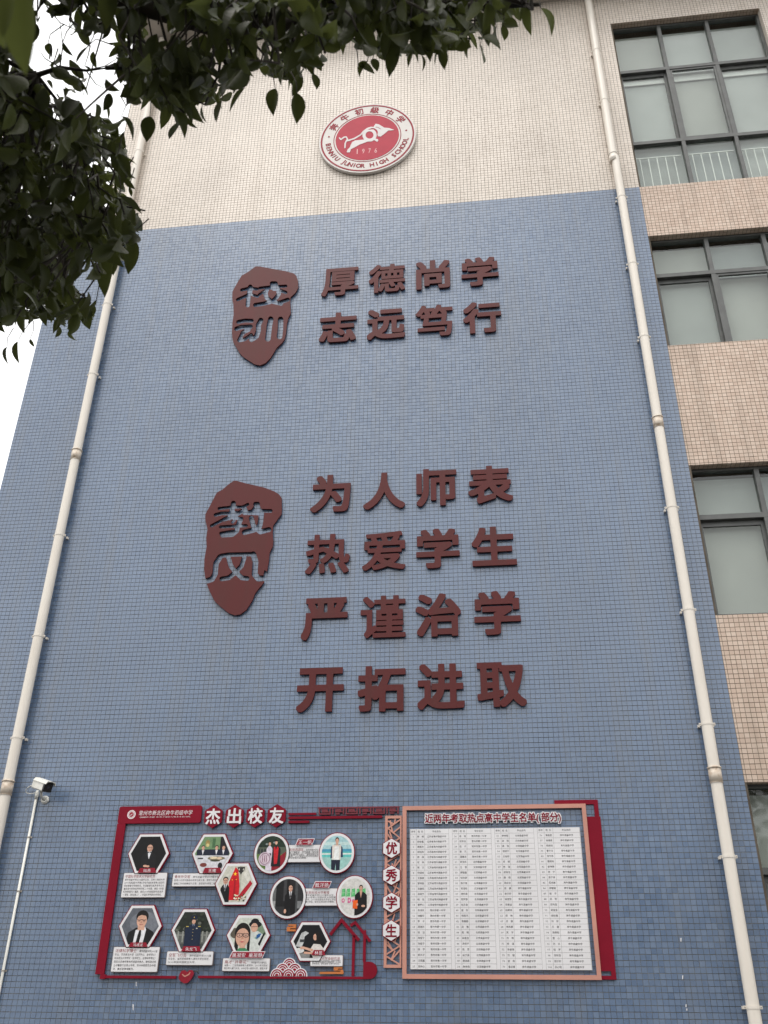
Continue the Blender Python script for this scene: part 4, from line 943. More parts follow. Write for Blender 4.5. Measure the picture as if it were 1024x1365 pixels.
panel('two overlapping hexagonal pictures, a table meeting and a man beside a red flag', [h2, h2b], [A2(), A2b()],
      R4([(231,1164.3),(296,1164.3),(292,1181),(229.5,1181.4)]), '青年外交官', [SB+'2007届毕业', '后考入北京外国语大学学习波兰语，曾在外国驻华', '使馆工作并被聘任外交官，现任驻外使馆二秘。'], RB(272,1156.7,294,1163.6), '王雍', .031, .021)
cc = lambda x, y, rx, ry, e=.039: (lambda r: ((r[0]+r[1])/2, (r[2]+r[3])/2, (r[1]-r[0])/2, (r[3]-r[2])/2, None))(fitbox(x-rx, y-ry, x+rx, y+ry, e, CIRC))
panel('two linked round pictures, a graduate in red gown and a man by the sea', [cc(362.2,1137.7,23,26.4), cc(449.2,1137.2,23,26.4)], [A3(), A3b()],
      R4([(380,1126.5),(430,1126.5),(430,1149),(380,1149)]), '名校选调生', [SB+'毕', '2007届毕业，以年级第一的成绩', '考入省常中，2014年获北京大学', '和香港大学双硕士，曾任院学生会', '会长，2016年选入杭州市西湖区', '担任街道办主任助理。'], RB(396.5,1118.6,417,1126.2), '王一帆', .028, .019, 'skew', pad=.040)
panel('two linked round pictures, a man in a dark doorway and a man with orange folder', [cc(384,1196.4,23.7,28), cc(472.7,1195.7,23.7,28)], [A4(), A4b()],
      R4([(403,1184.5),(452,1184.5),(452,1207),(403,1207)]), '北京科技大学教授', ['', '奔牛初级中学2007届毕业生，', '2010年考入中国人民大学附属', '中学，2014年获南京大学学士学位', '博士学位，现任北京科技大学教授。'], RB(419,1175.6,439.5,1183.4), '戴洋扬', .028, .019, 'skew', pad=.030)
panel('hexagonal portrait of a man with glasses and dark tie against grey, lowest at left', [hx([(175.9,1207.2),(205.3,1207.2),(215.4,1233.6),(198.8,1262.4),(170,1262.4),(159,1234.5)])], [A5()],
      R4([(152,1262.6),(212.6,1262.4),(209.6,1295.3),(148.3,1295.3)]), '法律科学博士', [SB+'2003届', '毕业。华东政法大学（法学学士、法学硕士）', '华东政法大学学院（法学硕士、法律科学博士）', '现任北京律师事务所高级合伙人，兼任政法硕', '士点兼职行业硕士导师，常州仲裁委员会仲裁', '员，兼任金牌调解员。'], RB(173,1256.3,195.5,1262.2), '马成龙', .034, .022)
panel('hexagonal portrait of an officer in a navy blue uniform and cap', [hx([(244.4,1212.3),(274.7,1212.3),(285.8,1240),(269.5,1268.4),(241.3,1268.4),(229,1240)])], [A6()],
      R4([(222.8,1268.6),(284.4,1268.2),(283,1286.2),(221.8,1286.2)]), '空军飞行员', [SB+'2016届', '毕业生，以优异成绩考入清华大学空军班，', '2019年获中国航空大学。'], RB(243.5,1261.3,266.5,1268.2), '朱龙飞', .034, .022)
panel('hexagonal selfie of two young women, one with glasses and one in a black hat', [hx([(318.6,1220),(348,1220),(359.4,1247.5),(346,1274),(316,1274),(302.5,1248)])], [A7()],
      R4([(297.5,1277.6),(359.8,1277.6),(358.8,1294.3),(296.4,1294.3)]), '高才“并蒂花”', [SB+'2016届毕业生，', '以第一、二名的成绩考入省常中，2019年分别以', '高分考入厦门大学、405分考入南京大学、南京大学'], RB(308.5,1269,351,1276.6), '巢凝安 巢凝静', .032, .020, 'skew')
panel('smallest hexagonal portrait, a long-haired woman working at a microscope beside the house outline', [hx([(403.4,1229.3),(428.6,1229.7),(440,1253.8),(427,1280.6),(399,1280.6),(387.8,1254.4)])], [A8()],
      R4([(414.2,1273.5),(457,1273.3),(456.5,1287.6),(414,1287.6)]), '新加坡大学会研究员', ['', '奔牛初级中学2005届毕业，南京大学博士', '后，考入新加坡国立大学研究所，2014获', '优秀论文，现任该校“生物”研究员。'], RB(417,1266.2,432,1273.2, .06), '林昱', .028, .017)

# --- ornaments
t = thing('wave_ornament', 'stacked crimson and white wave-scale ornament under the microscope portrait', 'ornament', (W(386, 1301)[0], 0, W(386, 1301)[1]))
rows_ = [((445, 372),), ((403, 404), (478, 404)), ((368, 437), (440, 437), (515, 437))]
for ri, row in enumerate(rows_):
    for cx, cy_ in row:
        e = .026+.003*ri; c = W(290+cx/4.6545, 1205+(cy_+8)/4.6545, e); R_ = .062
        q = MB()
        for k, (rr, cl) in enumerate([(R_, WT), (R_-.008, lin(140, 20, 42)), (R_-.020, WT), (R_-.026, lin(140, 20, 42)), (R_-.038, WT), (R_-.044, lin(140, 20, 42))]):
            q.poly([(c[0]+rr*math.cos(a), c[1]+rr*1.0*math.sin(a)) for a in np.linspace(-.1, math.pi+.1, 18)], -e-.0004*k, .018 if k == 0 else .0003, cl)
        part('wave_scale', q.mesh('wave_scale'), M['print'], t)
def cloud(px, label):
    x0, x1, z0, z1 = RB(*px, e=.03); t = thing('cloud_ornament', label, 'ornament', (x0, 0, z0), 'orange cloud scroll ornaments')
    h = z1-z0; w_ = x1-x0; q = MB(); return t, x0, x1, z0, z1, h, w_, q
t, x0, x1, z0, z1, h, w_, q = cloud((382.4, 1232, 394.6, 1241.4), 'small orange cloud scroll left of the microscope portrait')
q.poly([(x0, z0), (x1, z0), (x1, z0+h*.28), (x0+w_*.38, z0+h*.28), (x0+w_*.38, z0+h*.42), (x1, z0+h*.42), (x1, z1), (x0+w_*.18, z1), (x0+w_*.10, z0+h*.78), (x0+w_*.7, z0+h*.78), (x0+w_*.7, z0+h*.66), (x0, z0+h*.66)], -.03, .015); part('scroll', q.mesh('scroll'), M['orange'], t)
t, x0, x1, z0, z1, h, w_, q = cloud((425.4, 1288.8, 458, 1298.4), 'long orange cloud scroll under the smallest portrait')
q.poly([(x0, z0), (x1, z0), (x1, z0+h*.25), (x1-w_*.03, z0+h*.62), (x1-w_*.22, z0+h*.62), (x1-w_*.22, z0+h*.76), (x1-w_*.05, z0+h*.76), (x1-w_*.05, z1), (x1-w_*.40, z1), (x1-w_*.40, z0+h*.48), (x1-w_*.12, z0+h*.48), (x1-w_*.12, z0+h*.34), (x0+w_*.05, z0+h*.28)], -.03, .015); part('scroll', q.mesh('scroll'), M['orange'], t)
# crimson knot on the bottom rail
c = W(249.3, 1302.5, .035); t = thing('ribbon_knot', 'small glossy crimson ribbon knot in the gap of the bottom rail', 'ornament', (c[0], 0, c[1]-.05))
L = [(c[0]-.075, c[1]+.02), (c[0]-.06, c[1]+.05), (c[0]-.03, c[1]+.058), (c[0]-.005, c[1]+.04), (c[0]+.02, c[1]+.06), (c[0]+.05, c[1]+.055), (c[0]+.062, c[1]+.03), (c[0]+.045, c[1]-.01), (c[0]+.015, c[1]-.045), (c[0]-.02, c[1]-.052), (c[0]-.055, c[1]-.035), (c[0]-.08, c[1]-.01)]
q = MB(); q.poly(L, -.035, .025); part('knot', q.mesh('knot'), mat('glossy_crimson', (.27, .012, .028), .2, .1), t)
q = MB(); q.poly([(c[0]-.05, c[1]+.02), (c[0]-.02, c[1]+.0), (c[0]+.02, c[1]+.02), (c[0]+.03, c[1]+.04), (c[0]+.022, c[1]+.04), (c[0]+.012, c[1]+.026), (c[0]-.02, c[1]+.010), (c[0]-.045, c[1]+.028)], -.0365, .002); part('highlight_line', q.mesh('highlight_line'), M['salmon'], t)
q = MB(); tube(q, [(c[0]+.05, -.03, c[1]+.05), (c[0]+.09, -.035, c[1]+.045), (c[0]+.11, -.03, c[1]+.03)], .005, 8); part('cord', q.mesh('cord'), M['black'], t)

# ------------------------------------------------------------------ salmon lattice strip with four hexagons
r = rect4([(513.2, 1087.2), (535.2, 1086.9), (535.2, 1290), (511.4, 1290.2)], BE)
lt = thing('lattice_strip', 'narrow salmon cracked-ice lattice strip between the two displays', 'lattice', (r[0], 0, r[2]))
wd = .026; e = .022
for nm, bx in (('stile', (r[0], r[0]+wd, r[2], r[3])), ('stile', (r[1]-wd*.6, r[1], r[2], r[3])), ('rail', (r[0]+wd, r[1]-wd*.6, r[3]-wd, r[3])), ('rail', (r[0]+wd, r[1]-wd*.6, r[2], r[2]+wd))):
    q = MB(); q.box(bx[0], bx[1], -e, -e+.016, bx[2], bx[3]); part(nm, q.mesh(nm), M['salmon'], lt)
zsx = np.linspace(r[3]-.03, r[2]+.03, 17); xa_, xb_ = r[0]+wd*.7, r[1]-wd*.4
def bar2(a, b, wd=.013, dz=0):
    d = Vector((b[0]-a[0], b[1]-a[1])).normalized(); n = Vector((-d.y, d.x))*wd/2; q = MB()
    q.poly([(a[0]+n.x, a[1]+n.y), (b[0]+n.x, b[1]+n.y), (b[0]-n.x, b[1]-n.y), (a[0]-n.x, a[1]-n.y)], -e+.001+dz, .012); part('lattice_bar', q.mesh('lattice_bar'), M['salmon'], lt)
rl = random.Random(3)
for i in range(16):
    za, zb3 = zsx[i], zsx[i+1]; s = i % 2
    p = (xa_ if s else xb_, za-.02*rl.random()); q_ = (xb_ if s else xa_, zb3-.03*rl.random())
    bar2(p, q_, dz=.0004*(i % 3)); m_ = (p[0]+(q_[0]-p[0])*rl.uniform(.35, .65), p[1]+(q_[1]-p[1])*.5)
    bar2(m_, (m_[0]+rl.uniform(-.05, .05), min(r[3]-wd, m_[1]+rl.uniform(.06, .12))), dz=.0012)
    bar2(m_, ((xb_ if s else xa_), m_[1]+rl.uniform(.03, .09)), dz=.0016)
for ch, cx, cy_, od, hp in (('优', 522, 1130.8, 'topmost', 27.5), ('秀', 522, 1166.7, 'second from top', 27.8), ('学', 522, 1203.2, 'third from top', 28.4), ('生', 521.6, 1240.5, 'lowest', 29.4)):
    hex_sign(ch, cx, cy_, 23.6, hp, M['white'], M['red'], M['red'], 'white hexagon with crimson character %s, %s on the salmon lattice' % (ch, od), 'white hexagons on the lattice', .035, .56)

# ------------------------------------------------------------------ list of names board
e = .032
tl, tr_, br, bl = (536.5, 1074), (780, 1071.8), (803, 1306.2), (536.5, 1304.8)
r = rect4([tl, tr_, br, bl], e); fx0, fx1, fz0, fz1 = r
lb = thing('name_list_board', 'large salmon framed board with a white four-column list of names and red title', 'notice board', (fx0, 0, fz0)); wd = .038
for nm, bx in (('frame_side', (fx0, fx0+wd, fz0, fz1)), ('frame_side', (fx1-wd, fx1, fz0, fz1)), ('frame_top', (fx0+wd, fx1-wd, fz1-wd, fz1)), ('frame_bottom', (fx0+wd, fx1-wd, fz0, fz0+wd))):
    q = MB(); q.box(bx[0], bx[1], -e, -.008, bx[2], bx[3]); part(nm, q.mesh(nm), M['salmon'], lb)
# crimson backing pieces at the right
q = MB(); e2 = .020
a = W(739, 1069, e2); b = W(797, 1069, e2); zt2 = W(760, 1066.4, e2)[1]; zb3 = zt2-.042
q.box(a[0], b[0], -e2, -.006, zb3, zt2); xr2 = b[0]; zc = W(795, 1088.4, e2)[1]
q.box(xr2-.04, xr2, -e2, -.006, zc, zb3)
xr3 = (W(800, 1088.4, e2)[0]+W(821.2, 1294.6, e2)[0])/2; zd = W(812, 1294.6, e2)[1]; zf = W(812, 1305.8, e2)[1]
q.box(fx1-.02, xr3, -e2, -.006, zd, zc); q.box(xr3-.04, xr3, -e2, -.006, zf, zd); q.box(fx1-.02, xr3-.04, -e2, -.006, zf, zf+.03)
part('crimson_backing', q.mesh('crimson_backing'), M['red'], lb)
# sheet
s4 = rect4([(546.6, 1105), (772.4, 1103), (790.2, 1293.2), (547, 1292)], .02); x0, x1, z0, z1 = s4
q = MB(); q.box(x0, x1, -.022, -.008, z0, z1); sh = part('list_sheet', q.mesh('list_sheet'), M['white'], lb)
pr = MB(); yp = -.0226; tw_ = (x1-x0)/4; rh = (z1-z0)/26.0; LN = lin(120, 118, 118); TX = lin(38, 36, 38)
pool1 = '张王李陈杨刘周吴徐朱孙蒋钱陆顾许沈吕高何郑谢曹赵邹薛唐袁潘恽'; pool2 = '子晨欣雨佳怡天宇浩志文嘉俊思梦静雅宁鑫凡锦程婷逸轩洁涵成林明彤晓心琪阳乐诗'
schools = ['江苏省常州高级中学', '常州市第一中学', '北郊高级中学', '奔牛高级中学']
num = 1; rn = random.Random(11)
def thin(xa, xb, za, zb): pr.add([(xa, yp, za), (xb, yp, za), (xb, yp, zb), (xa, yp, zb)], [(0, 1, 2, 3)], LN)
for tcol in range(4):
    ta = x0+tcol*tw_+.004; tb = x0+(tcol+1)*tw_-(.030 if tcol < 3 else .004); wdt = tb-ta
    ca, cb = ta+wdt*.16, ta+wdt*.37
    for k in range(27): thin(ta, tb, z1-k*rh-.0012, z1-k*rh+.0004) if 0 < k < 26 else None
    for xx in (ta, ca, cb, tb): thin(xx-.0007, xx+.0007, z0+.002, z1-.002)
    fs = rh*.44
    def cell(s, a, b, z, fs=fs):
        wl = sum(1 if is_cjk(c) else .58 for c in s)*fs*1.0; c_ = (a+b)/2; wl = min(wl, (b-a)*.9)
        line(pr, s, c_-wl/2, c_+wl/2, z, fs, yp-.0004, 0, .012, 1, TX)
    zz = z1-rh+rh*.33
    cell('序号', ta, ca, zz); cell('姓 名', ca, cb, zz); cell('毕业名校'if 0 else '毕业去向', cb, tb, zz)
    for k in range(25):
        zz = z1-(k+2)*rh+rh*.33
        nm = rn.choice(pool1)+(rn.choice(pool2)+rn.choice(pool2) if rn.random() < .68 else '  '+rn.choice(pool2))
        sc_ = schools[0] if num <= 14 else schools[1] if num <= 30 else schools[2] if num <= 60 else schools[3]
        cell(str(num), ta, ca, zz); cell(nm, ca, cb, zz); cell(sc_, cb, tb, zz); num += 1
part('printed_list', pr.mesh('printed_list'), M['print'], sh)
# title with white outline
ti = '近两年考取热点高中学生名单(部分)'
a = W(566.5, 1097.3, .03); b = W(751.5, 1095.7, .03); hz = W(660, 1083.6, .03)[1]-W(660, 1097.0, .03)[1]
q = MB(); line(q, ti, a[0], b[0], (a[1]+b[1])/2+.012, hz*.96, -.028, .02, .105, 3); part('title_outline', q.mesh('title_outline'), M['white'], lb)
q = MB(); line(q, ti, a[0], b[0], (a[1]+b[1])/2+.012, hz*.96, -.031, .0025, .018, 3); part('title_lettering', q.mesh('title_lettering'), M['red'], lb)

# ------------------------------------------------------------------ security camera and its conduit
p0 = W(60.5, 1066.5); cc3 = thing('security_camera', 'white bullet security camera with black front on a round wall bracket', 'security camera', (p0[0], 0, p0[1]))
bc = W(57, 1047, .17); ctr = Vector((bc[0], -.17, bc[1])); ax = Vector((.80, -.56, -.30)).normalized(); sd_ = ax.cross(Vector((0, 0, 1))).normalized(); upv = sd_.cross(ax).normalized()
def prism_along(prof, a0, a1, m, name, par, sc0=1, sc1=1):
    q = MB(); n = len(prof); V = []
    for al, sc in ((a0, sc0), (a1, sc1)):
        for u_, v_ in prof: V.append(ctr+(ax*al+sd_*u_*sc+upv*v_*sc)*1.4)
    Fs = [tuple(range(n-1, -1, -1)), tuple(range(n, 2*n))]+[(i, (i+1) % n, n+(i+1) % n, n+i) for i in range(n)]
    q.add(V, Fs); return part(name, q.mesh(name), m, par)
prof = [(-.036, -.028), (-.03, -.036), (.03, -.036), (.036, -.028), (.036, .02), (.026, .034), (.0, .038), (-.026, .034), (-.036, .02)]
body = prism_along(prof, -.09, .075, M['cctv'], 'housing', cc3)
prism_along([(p[0]*.93, p[1]*.93) for p in prof], .075, .088, M['black'], 'front_plate', cc3)
prism_along([(-.039, .018), (-.028, .036), (0, .041), (.028, .036), (.039, .018), (.042, .02), (.03, .041), (0, .046), (-.03, .041), (-.042, .02)], -.085, .115, M['cctv'], 'sun_hood', cc3)
prism_along([(p[0]*.3-.0, p[1]*.3+.002) for p in prof], .088, .0895, mat('lens_glass', (.03, .03, .04), .05, .02), 'lens', cc3)
q = MB(); tube(q, [(p0[0], -.002, p0[1]), (p0[0], -.012, p0[1]), (p0[0], -.03, p0[1])], [.042, .042, .030], 24); part('bracket_plate', q.mesh('bracket_plate'), M['cctv'], cc3)
q = MB(); tube(q, [(p0[0], -.028, p0[1]), (p0[0]-.01, -.08, p0[1]+.02), ctr-upv*.05], [.016, .014, .014], 12); part('bracket_arm', q.mesh('bracket_arm', True), M['cctv'], cc3)
pa = W(49.6, 1057, .02); q = MB(); pts = []
s0 = ctr-ax*.126; s1 = Vector((pa[0], -.03, pa[1]))
m1_ = s0+Vector((-.15, .02, -.02)); m2_ = s1+Vector((-.17, 0, -.04))
for i in range(15):
    t_ = i/14; pts.append(s0*(1-t_)**3+m1_*3*t_*(1-t_)**2+m2_*3*t_*t_*(1-t_)+s1*t_**3)
tube(q, pts, .0042, 8); part('cable', q.mesh('cable', True), M['cctv'], cc3)
cn = thing('conduit_pipe', 'thin white conduit running down the blue tiles below the security camera', 'conduit', (pa[0], 0, 0))
q = MB(); tube(q, [(pa[0], -.018, .02), (pa[0], -.018, pa[1]-.03)], .0135, 14); part('conduit_length', q.mesh('conduit_length', True), M['cctv'], cn)
q = MB(); tube(q, [(pa[0], -.018, pa[1]-.06), (pa[0], -.018, pa[1]-.02), (pa[0], -.018, pa[1]), (pa[0], -.024, pa[1]+.025)], [.017, .02, .02, .012], 14); part('conduit_end', q.mesh('conduit_end', True), M['cctv'], cn)
for px, py in ((38, 1116), (24, 1188), (4, 1294)):
    z = W(px, py, .02)[1]; q = MB(); tube(q, [(pa[0], -.018, z-.006), (pa[0], -.018, z+.006)], .0165, 14); q.box(pa[0]+.014, pa[0]+.030, -.012, -.002, z-.008, z+.008); part('clip', q.mesh('clip'), M['steel'], cn)
z = W(0, 1311, .02)[1]

# ------------------------------------------------------------------ the overhanging tree
def leaf_mesh(seed, bend, fold):
    st = [(0, .0), (.05, .14), (.15, .32), (.3, .46), (.48, .50), (.65, .43), (.8, .29), (.92, .11), (1, 0)]; V = []; Fs = []
    for t_, w__ in st:
        zc = -bend*t_*t_; y = t_*(1-.1*bend*t_)
        V += [(-w__*.5, y, zc+w__*fold), (0, y, zc), (w__*.5, y, zc+w__*fold)]
    for i in range(len(st)-1):
        a = i*3; Fs += [(a, a+1, a+4, a+3), (a+1, a+2, a+5, a+4)]
    me = np_mesh('leaf', V, Fs); me.materials.append(M['leaf']); me.polygons.foreach_set('use_smooth', [True]*len(me.polygons)); return me, np.array(V), np.array(Fs)
LM = [leaf_mesh(i, b, f) for i, (b, f) in enumerate([(.15, .3), (.35, .35), (.05, .2), (.5, .25), (-.1, .3)])]
def inpoly(x, y, P):
    c = False; n = len(P)
    for i in range(n):
        a, b = P[i], P[i-1]
        if (a[1] > y) != (b[1] > y) and x < (b[0]-a[0])*(y-a[1])/(b[1]-a[1])+a[0]: c = not c
    return c
MASS = [(-160,60),(0,60),(40,80),(70,112),(95,122),(118,148),(150,155),(165,185),(172,215),(168,250),(176,275),(184,300),(190,318),(180,345),(168,352),(150,360),(140,372),(118,368),(95,378),(60,378),(45,395),(30,420),(0,440),(-160,460)]
TOPB = [(-160,-120),(-160,70),(40,60),(48,30),(70,-5),(90,10),(95,45),(130,42),(150,30),(160,60),(150,95),(165,120),(195,140),(215,150),(240,158),(262,150),(282,142),(300,130),(318,118),(350,118),(372,112),(395,118),(408,95),(425,82),(445,66),(470,62),(490,68),(505,80),(530,78),(550,70),(575,76),(598,72),(615,62),(635,66),(655,48),(675,44),(690,36),(705,24),(712,-5),(700,-120)]
SPR = [(55,380),(75,374),(100,388),(120,395),(130,410),(128,425),(110,432),(90,435),(70,428),(50,425),(20,425),(0,432),(-100,430),(-100,390)]
HOLES = [[(28,-5),(62,-5),(58,12),(40,22),(33,10)],[(82,-5),(92,-5),(90,12),(82,30),(75,20)],[(52,62),(60,45),(78,35),(88,48),(120,44),(138,38),(136,60),(150,92),(148,104),(125,128),(105,140),(92,122),(72,105),(55,90)],
         [(200,0),(206,0),(216,22),(228,18),(240,30),(262,30),(270,62),(255,68),(235,52),(228,66),(205,62),(195,40)],[(150,160),(168,150),(172,175),(170,188),(158,170)],[(60,378),(72,362),(66,374)],[(318,118),(340,90),(352,95),(352,118),(335,122)]]
def allowed(x, y, soft=0):
    for H in HOLES:
        if inpoly(x, y, H): return False
    return inpoly(x, y, MASS) or inpoly(x, y, TOPB) or inpoly(x, y, SPR)
leaves = []       # (matrix, variant, depth)
def add_leaf(base, direction, length, width=None, roll=None):
    d = Vector(direction).normalized(); ref = Vector((rng.normal(), rng.normal(), rng.normal()*.6+.7)).normalized() if roll is None else Vector(roll)
    n = (ref-d*ref.dot(d)).normalized(); x = d.cross(n); w__ = (width or length*rng.uniform(.8, 1.05))
    m = Matrix(((x.x*w__, d.x*length, n.x*length, base[0]), (x.y*w__, d.y*length, n.y*length, base[1]), (x.z*w__, d.z*length, n.z*length, base[2]), (0, 0, 0, 1)))
    leaves.append((m, int(rng.integers(len(LM))), (Vector(base)-CAM).length))
twigs = MB(); nodes = []
def sprig(px, py, d, ll, n, droop=1.0):
    b0 = ray(px, py, d)
    dr = Vector((rng.normal()*.6+.25, rng.normal()*.6, -rng.uniform(.1, 1.0)*droop)).normalized(); L_ = ll*n*.33
    pts = [b0+dr*L_*k/4+Vector((0, 0, -.02*L_/.2*(k/4)**2)) for k in range(5)]; used = []
    for k in range(n):
        f = (k+.6)/n; p = b0.lerp(pts[-1], f); sgn = 1 if k % 2 else -1
        sidev = dr.cross(Vector((rng.normal(), rng.normal(), rng.normal()))).normalized()
        ld = dr*.6+sidev*.75*sgn+Vector((0, 0, -.75*droop)); l_ = ll*rng.uniform(.75, 1.15)
        mid = pix(p+ld.normalized()*l_*.55); tip = pix(p+ld.normalized()*l_)
        if allowed(*mid) and (allowed(*tip) or rng.random() < .25): add_leaf(p+ld.normalized()*.006, ld, l_); used.append(f)
    if used and allowed(*pix(pts[0])): tube(twigs, [p for p in pts[:max(2, int(max(used)*4)+1)]], [.0028, .0024, .002, .0016, .0012][:max(2, int(max(used)*4)+1)], 5, False); nodes.append(pts[0])
def scatter(P, n, dr_, ll, droop=1.0, bounds=None):
    xs = [p[0] for p in P]; ys = [p[1] for p in P]; k = 0
    while k < n:
        x, y = rng.uniform(min(xs), max(xs)), rng.uniform(min(ys), max(ys))
        if not inpoly(x, y, P): continue
        sprig(x, y, rng.uniform(*dr_), ll*rng.uniform(.9, 1.1), int(rng.integers(5, 10)), droop); k += 1
scatter(MASS, 540, (2.6, 4.8), .077)
scatter(TOPB, 520, (2.1, 3.6), .074, 1.2)
scatter(SPR, 75, (3.9, 4.6), .07, 1.0)
scatter([(0,395),(18,400),(45,420),(40,440),(28,455),(0,450)], 7, (3.6, 4.0), .07)
# single leaves at the fringe: base, tip, distance
FR = [((243,160),(229,188),2.5),((249,155),(257,174),2.7),((270,142),(269,164),2.6),((296,133),(287,163),2.5),((326,118),(304,149),2.4),((367,118),(360,150),2.5),((396,124),(397,164),2.4),((418,98),(423,119),2.6),((490,82),(472,102),2.7),((478,88),(502,96),2.7),
      ((497,78),(503,97),2.6),((517,70),(522,90),2.6),((552,66),(547,90),2.5),((562,74),(569,94),2.6),((586,60),(578,88),2.6),((588,62),(592,94),2.6),((627,52),(619,79),2.6),((640,62),(646,84),2.6),((662,36),(657,58),2.7),((671,34),(673,54),2.7),((705,8),(699,46),2.5),((721,11),(745,40),2.3),
      ((157,205),(176,236),2.7),((160,262),(187,287),2.7),((168,238),(177,252),2.7),((150,330),(145,396),3.0),((182,322),(172,366),2.7),((158,213),(180,208),3.2),((162,155),(186,182),2.6),((172,250),(176,262),3.0),((200,155),(195,188),2.6),((113,412),(121,440),4.2),((93,440),(97,460),4.2),((76,433),(80,448),4.2),((98,380),(96,430),5),((32,418),(23,445),3.6),((24,455),(22,486),3.6),((40,452),(44,462),3.6),((10,462),(1,482),3.6),((84,56),(92,76),2.6),((64,58),(68,74),2.9),((113,88),(124,100),2.6),((118,62),(100,84),2.6),((70,92),(72,82),2.6),((238,20),(222,42),2.5),((228,46),(245,38),2.5),((248,60),(240,80),2.5),((200,108),(206,88),2.6)]
for b0, t0, d in FR:
    a = ray(b0[0], b0[1], d); b = ray(t0[0], t0[1], d+rng.uniform(-.03, .05)); v = b-a
    add_leaf(a, v, v.length, v.length*rng.uniform(.85, 1.15), roll=(rng.normal()*.35, -.8, rng.normal()*.4+.15))
    tube(twigs, [a+Vector((rng.normal()*.02, .01, .095)), a+Vector((rng.normal()*.006, 0, .04)), a], [.0018, .0014, .001], 5, False)
for P in [((62,8),(80,30),(110,44)),((80,90),(84,60),(80,30)),((80,90),(60,78),(52,66)),((100,92),(108,110),(112,128)),((115,94),(140,88),(156,78)),((150,60),(128,52),(112,66)),((97,-5),(95,20),(92,40)),((115,94),(128,112),(140,118))]:
    tube(twigs, [ray(x, y, 2.9) for x, y in P], [.0022, .0016, .0009], 5, False)
for _ in range(34):
    bx, by = rng.uniform(55, 150), rng.uniform(0, 135); b_0 = ray(bx, by, rng.uniform(2.6, 3.4)); dv = Vector((rng.normal(), rng.normal(), -abs(rng.normal())-.2)).normalized()
    if (bx-100)**2/2200+(by-70)**2/1500 > .55 or rng.random() < .22: add_leaf(b_0, dv, rng.uniform(.045, .075))
# the very near leaf at the corner
for b0, t0, d in [((32,-35),(27,103),.80),((8,-60),(2,52),.78),((-14,-10),(-6,70),.86)]:
    a = ray(b0[0], b0[1], d); b = ray(t0[0], t0[1], d); v = b-a; add_leaf(a, v, v.length, v.length*.78, roll=(.1, -.8, -.5))
# boughs
trunk_base = Vector((-4.4, -8.6, 0))
tre = thing('tree', 'broad-leaved evergreen tree whose dark leafy boughs hang over the top left of the wall', 'tree', trunk_base)
fork = Vector((-4.2, -8.7, 3.1))
q = MB(); tube(q, [trunk_base, trunk_base+Vector((.03, 0, .25)), trunk_base+Vector((.05, -.03, 1.6)), fork], [.22, .16, .13, .11], 14, True); part('trunk', q.mesh('trunk', True), M['bark'], tre)
def bough(pts, r0, r1):
    q = MB(); n = len(pts); tube(q, pts, [r0+(r1-r0)*i/(n-1) for i in range(n)], 8, True); part('branch', q.mesh('branch', True), M['bark'], tre)
    for i in range(n-1):
        for k in range(4): bn_.append(pts[i].lerp(pts[i+1], k/4))
bn_ = []
bough([fork, ray(-420, 420, 4.0), ray(-150, 330, 3.7), ray(0, 280, 3.5), ray(90, 250, 3.4), ray(150, 290, 3.2)], .055, .006)
bough([fork, ray(-500, 100, 3.6), ray(-150, -40, 3.2), ray(100, -20, 2.9), ray(300, 40, 2.8), ray(460, 25, 2.7), ray(640, 8, 2.7), ray(720, 6, 2.5)], .05, .004)
bough([fork, ray(-400, 520, 4.3), ray(-120, 430, 4.3), ray(20, 405, 4.3), ray(100, 402, 4.2)], .035, .004)
bough([ray(-150, -40, 3.2), ray(30, -80, 2.6), ray(240, -60, 2.4), ray(420, -40, 2.4)], .03, .004)
bough([ray(-150, 330, 3.7), ray(-20, 180, 3.3), ray(50, 100, 3.0), ray(80, 90, 2.95), ray(115, 94, 2.9), ray(150, 90, 2.9)], .012, .0015)
for p in nodes:
    b = min(bn_, key=lambda c: (c-p).length_squared)
    if (b-p).length < 1.2:
        m_ = b.lerp(p, .5)+Vector((rng.normal()*.03, rng.normal()*.03, .05))
        # keep the clear gaps of the crown free of twigs
        x_, y_ = pix(m_)
        ok = (b-p).length < .6 and all(allowed(*pix(b.lerp(p, f_))) for f_ in (.1, .3, .5, .7, .9))
        if ok: tube(twigs, [b, m_, p], [.005, .004, .0028], 5, False)
part('twigs', twigs.mesh('twigs'), M['bark'], tre, kind='stuff')
def vis(l):
    c = l[0] @ Vector((0, .5, 0)); x, y = pix(c); return 0 < x < 1024 and 0 < y < 1365
order = sorted(range(len(leaves)), key=lambda i: (not vis(leaves[i]), -leaves[i][0].to_scale().y/leaves[i][2]))
for i in order[:300]:
    m, v, d = leaves[i]; o = bpy.data.objects.new('leaf', LM[v][0]); COL.objects.link(o); o.parent = tre
    o.matrix_parent_inverse = Matrix.Translation(-trunk_base); o.matrix_basis = m
VV = []; FF = []; n0 = 0
for i in order[300:]:
    m, v, d = leaves[i]; A = np.array(m); V_ = LM[v][1]@A[:3, :3].T+A[:3, 3]; VV.append(V_); FF.append(LM[v][2]+n0); n0 += len(V_)
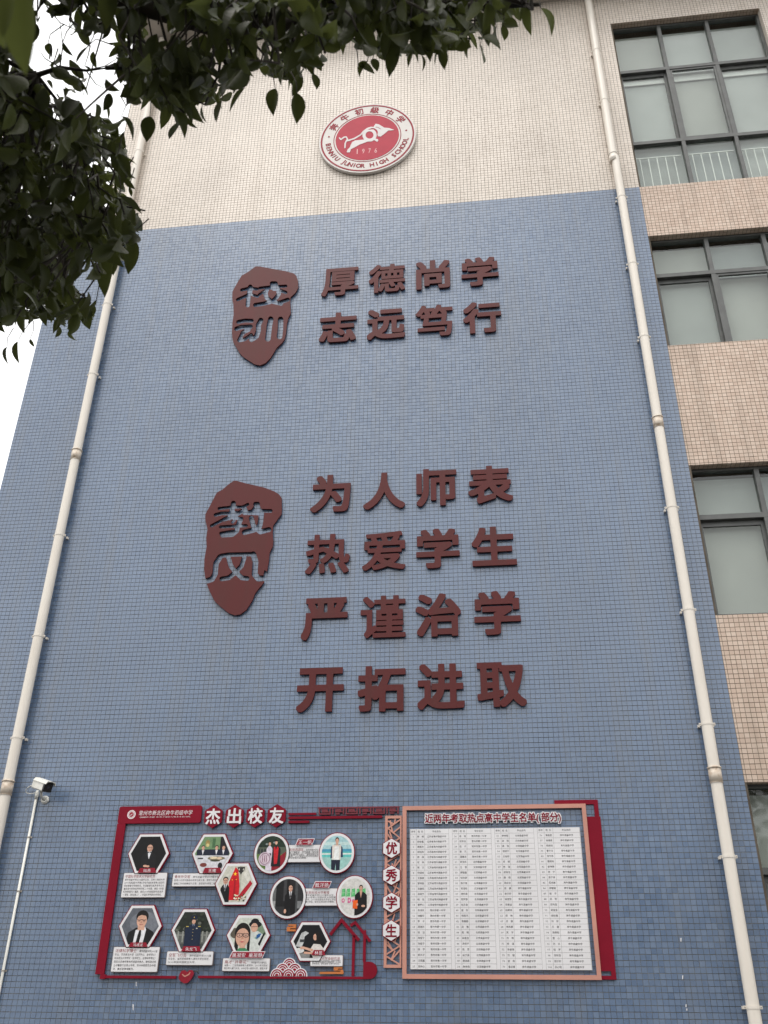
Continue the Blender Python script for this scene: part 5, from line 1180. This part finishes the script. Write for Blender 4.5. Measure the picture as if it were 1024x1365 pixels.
fme = np_mesh('foliage', np.concatenate(VV), np.concatenate(FF)); fme.polygons.foreach_set('use_smooth', [True]*len(fme.polygons))
part('foliage', fme, M['leaf'], tre, kind='stuff')
print('leaves', len(leaves))

# ------------------------------------------------------------------ trees across the yard, mirrored in glass and glaze
def yard_tree_meshes():
    q = MB(); tube(q, [(0, 0, 0), (.05, 0, 1.5), (0, .1, 3.5), (.1, 0, 6)], [.25, .18, .14, .05], 10); tr = q.mesh('trunk', True); tr.materials.append(M['bark'])
    VV = []; FF = []; n0 = 0; r2 = np.random.default_rng(5); cl = [(r2.normal()*1.3, r2.normal()*1.3, 5+r2.normal()*1.6, r2.uniform(.9, 1.6)) for _ in range(16)]
    for i in range(5200):
        c = cl[i % 16]; u = r2.normal(size=3); u /= np.linalg.norm(u); p = np.array(c[:3])+u*c[3]*r2.uniform(.6, 1.05)
        a = r2.normal(size=3); a /= np.linalg.norm(a); b = np.cross(a, u); b /= np.linalg.norm(b)+1e-6; s = .16
        VV.append(np.array([p-a*s, p-b*s*.5, p+a*s, p+b*s*.5])); FF.append(np.array([[0, 1, 2, 3]])+n0); n0 += 4
    cr = np_mesh('crown', np.concatenate(VV), np.concatenate(FF)); cr.materials.append(M['leaf']); return tr, cr
trm, crm = yard_tree_meshes()
for i, (x, y, s) in enumerate([(-11, -21, 1.1), (-6.5, -23, 1.25), (-1.5, -21.5, 1.05), (3.5, -23, 1.2), (8.5, -21, 1.1), (13.5, -22.5, 1.25)]):
    t = thing('tree', ['bushy tree across the yard, farthest left behind the viewer', 'tall bushy tree across the yard, second from left behind the viewer', 'smaller bushy tree across the yard, straight behind the viewer', 'full crowned tree across the yard, right of the smaller tree', 'bushy tree across the yard mirrored in the lowest window', 'largest bushy tree across the yard, farthest right behind the viewer'][i], 'tree', (x, y, 0), 'trees across the yard')
    t.scale = (s, s, s); t.rotation_euler = (0, 0, i*1.3)
    for nm, me in (('trunk', trm), ('crown', crm)):
        o = bpy.data.objects.new(nm, me); COL.objects.link(o); o.parent = t
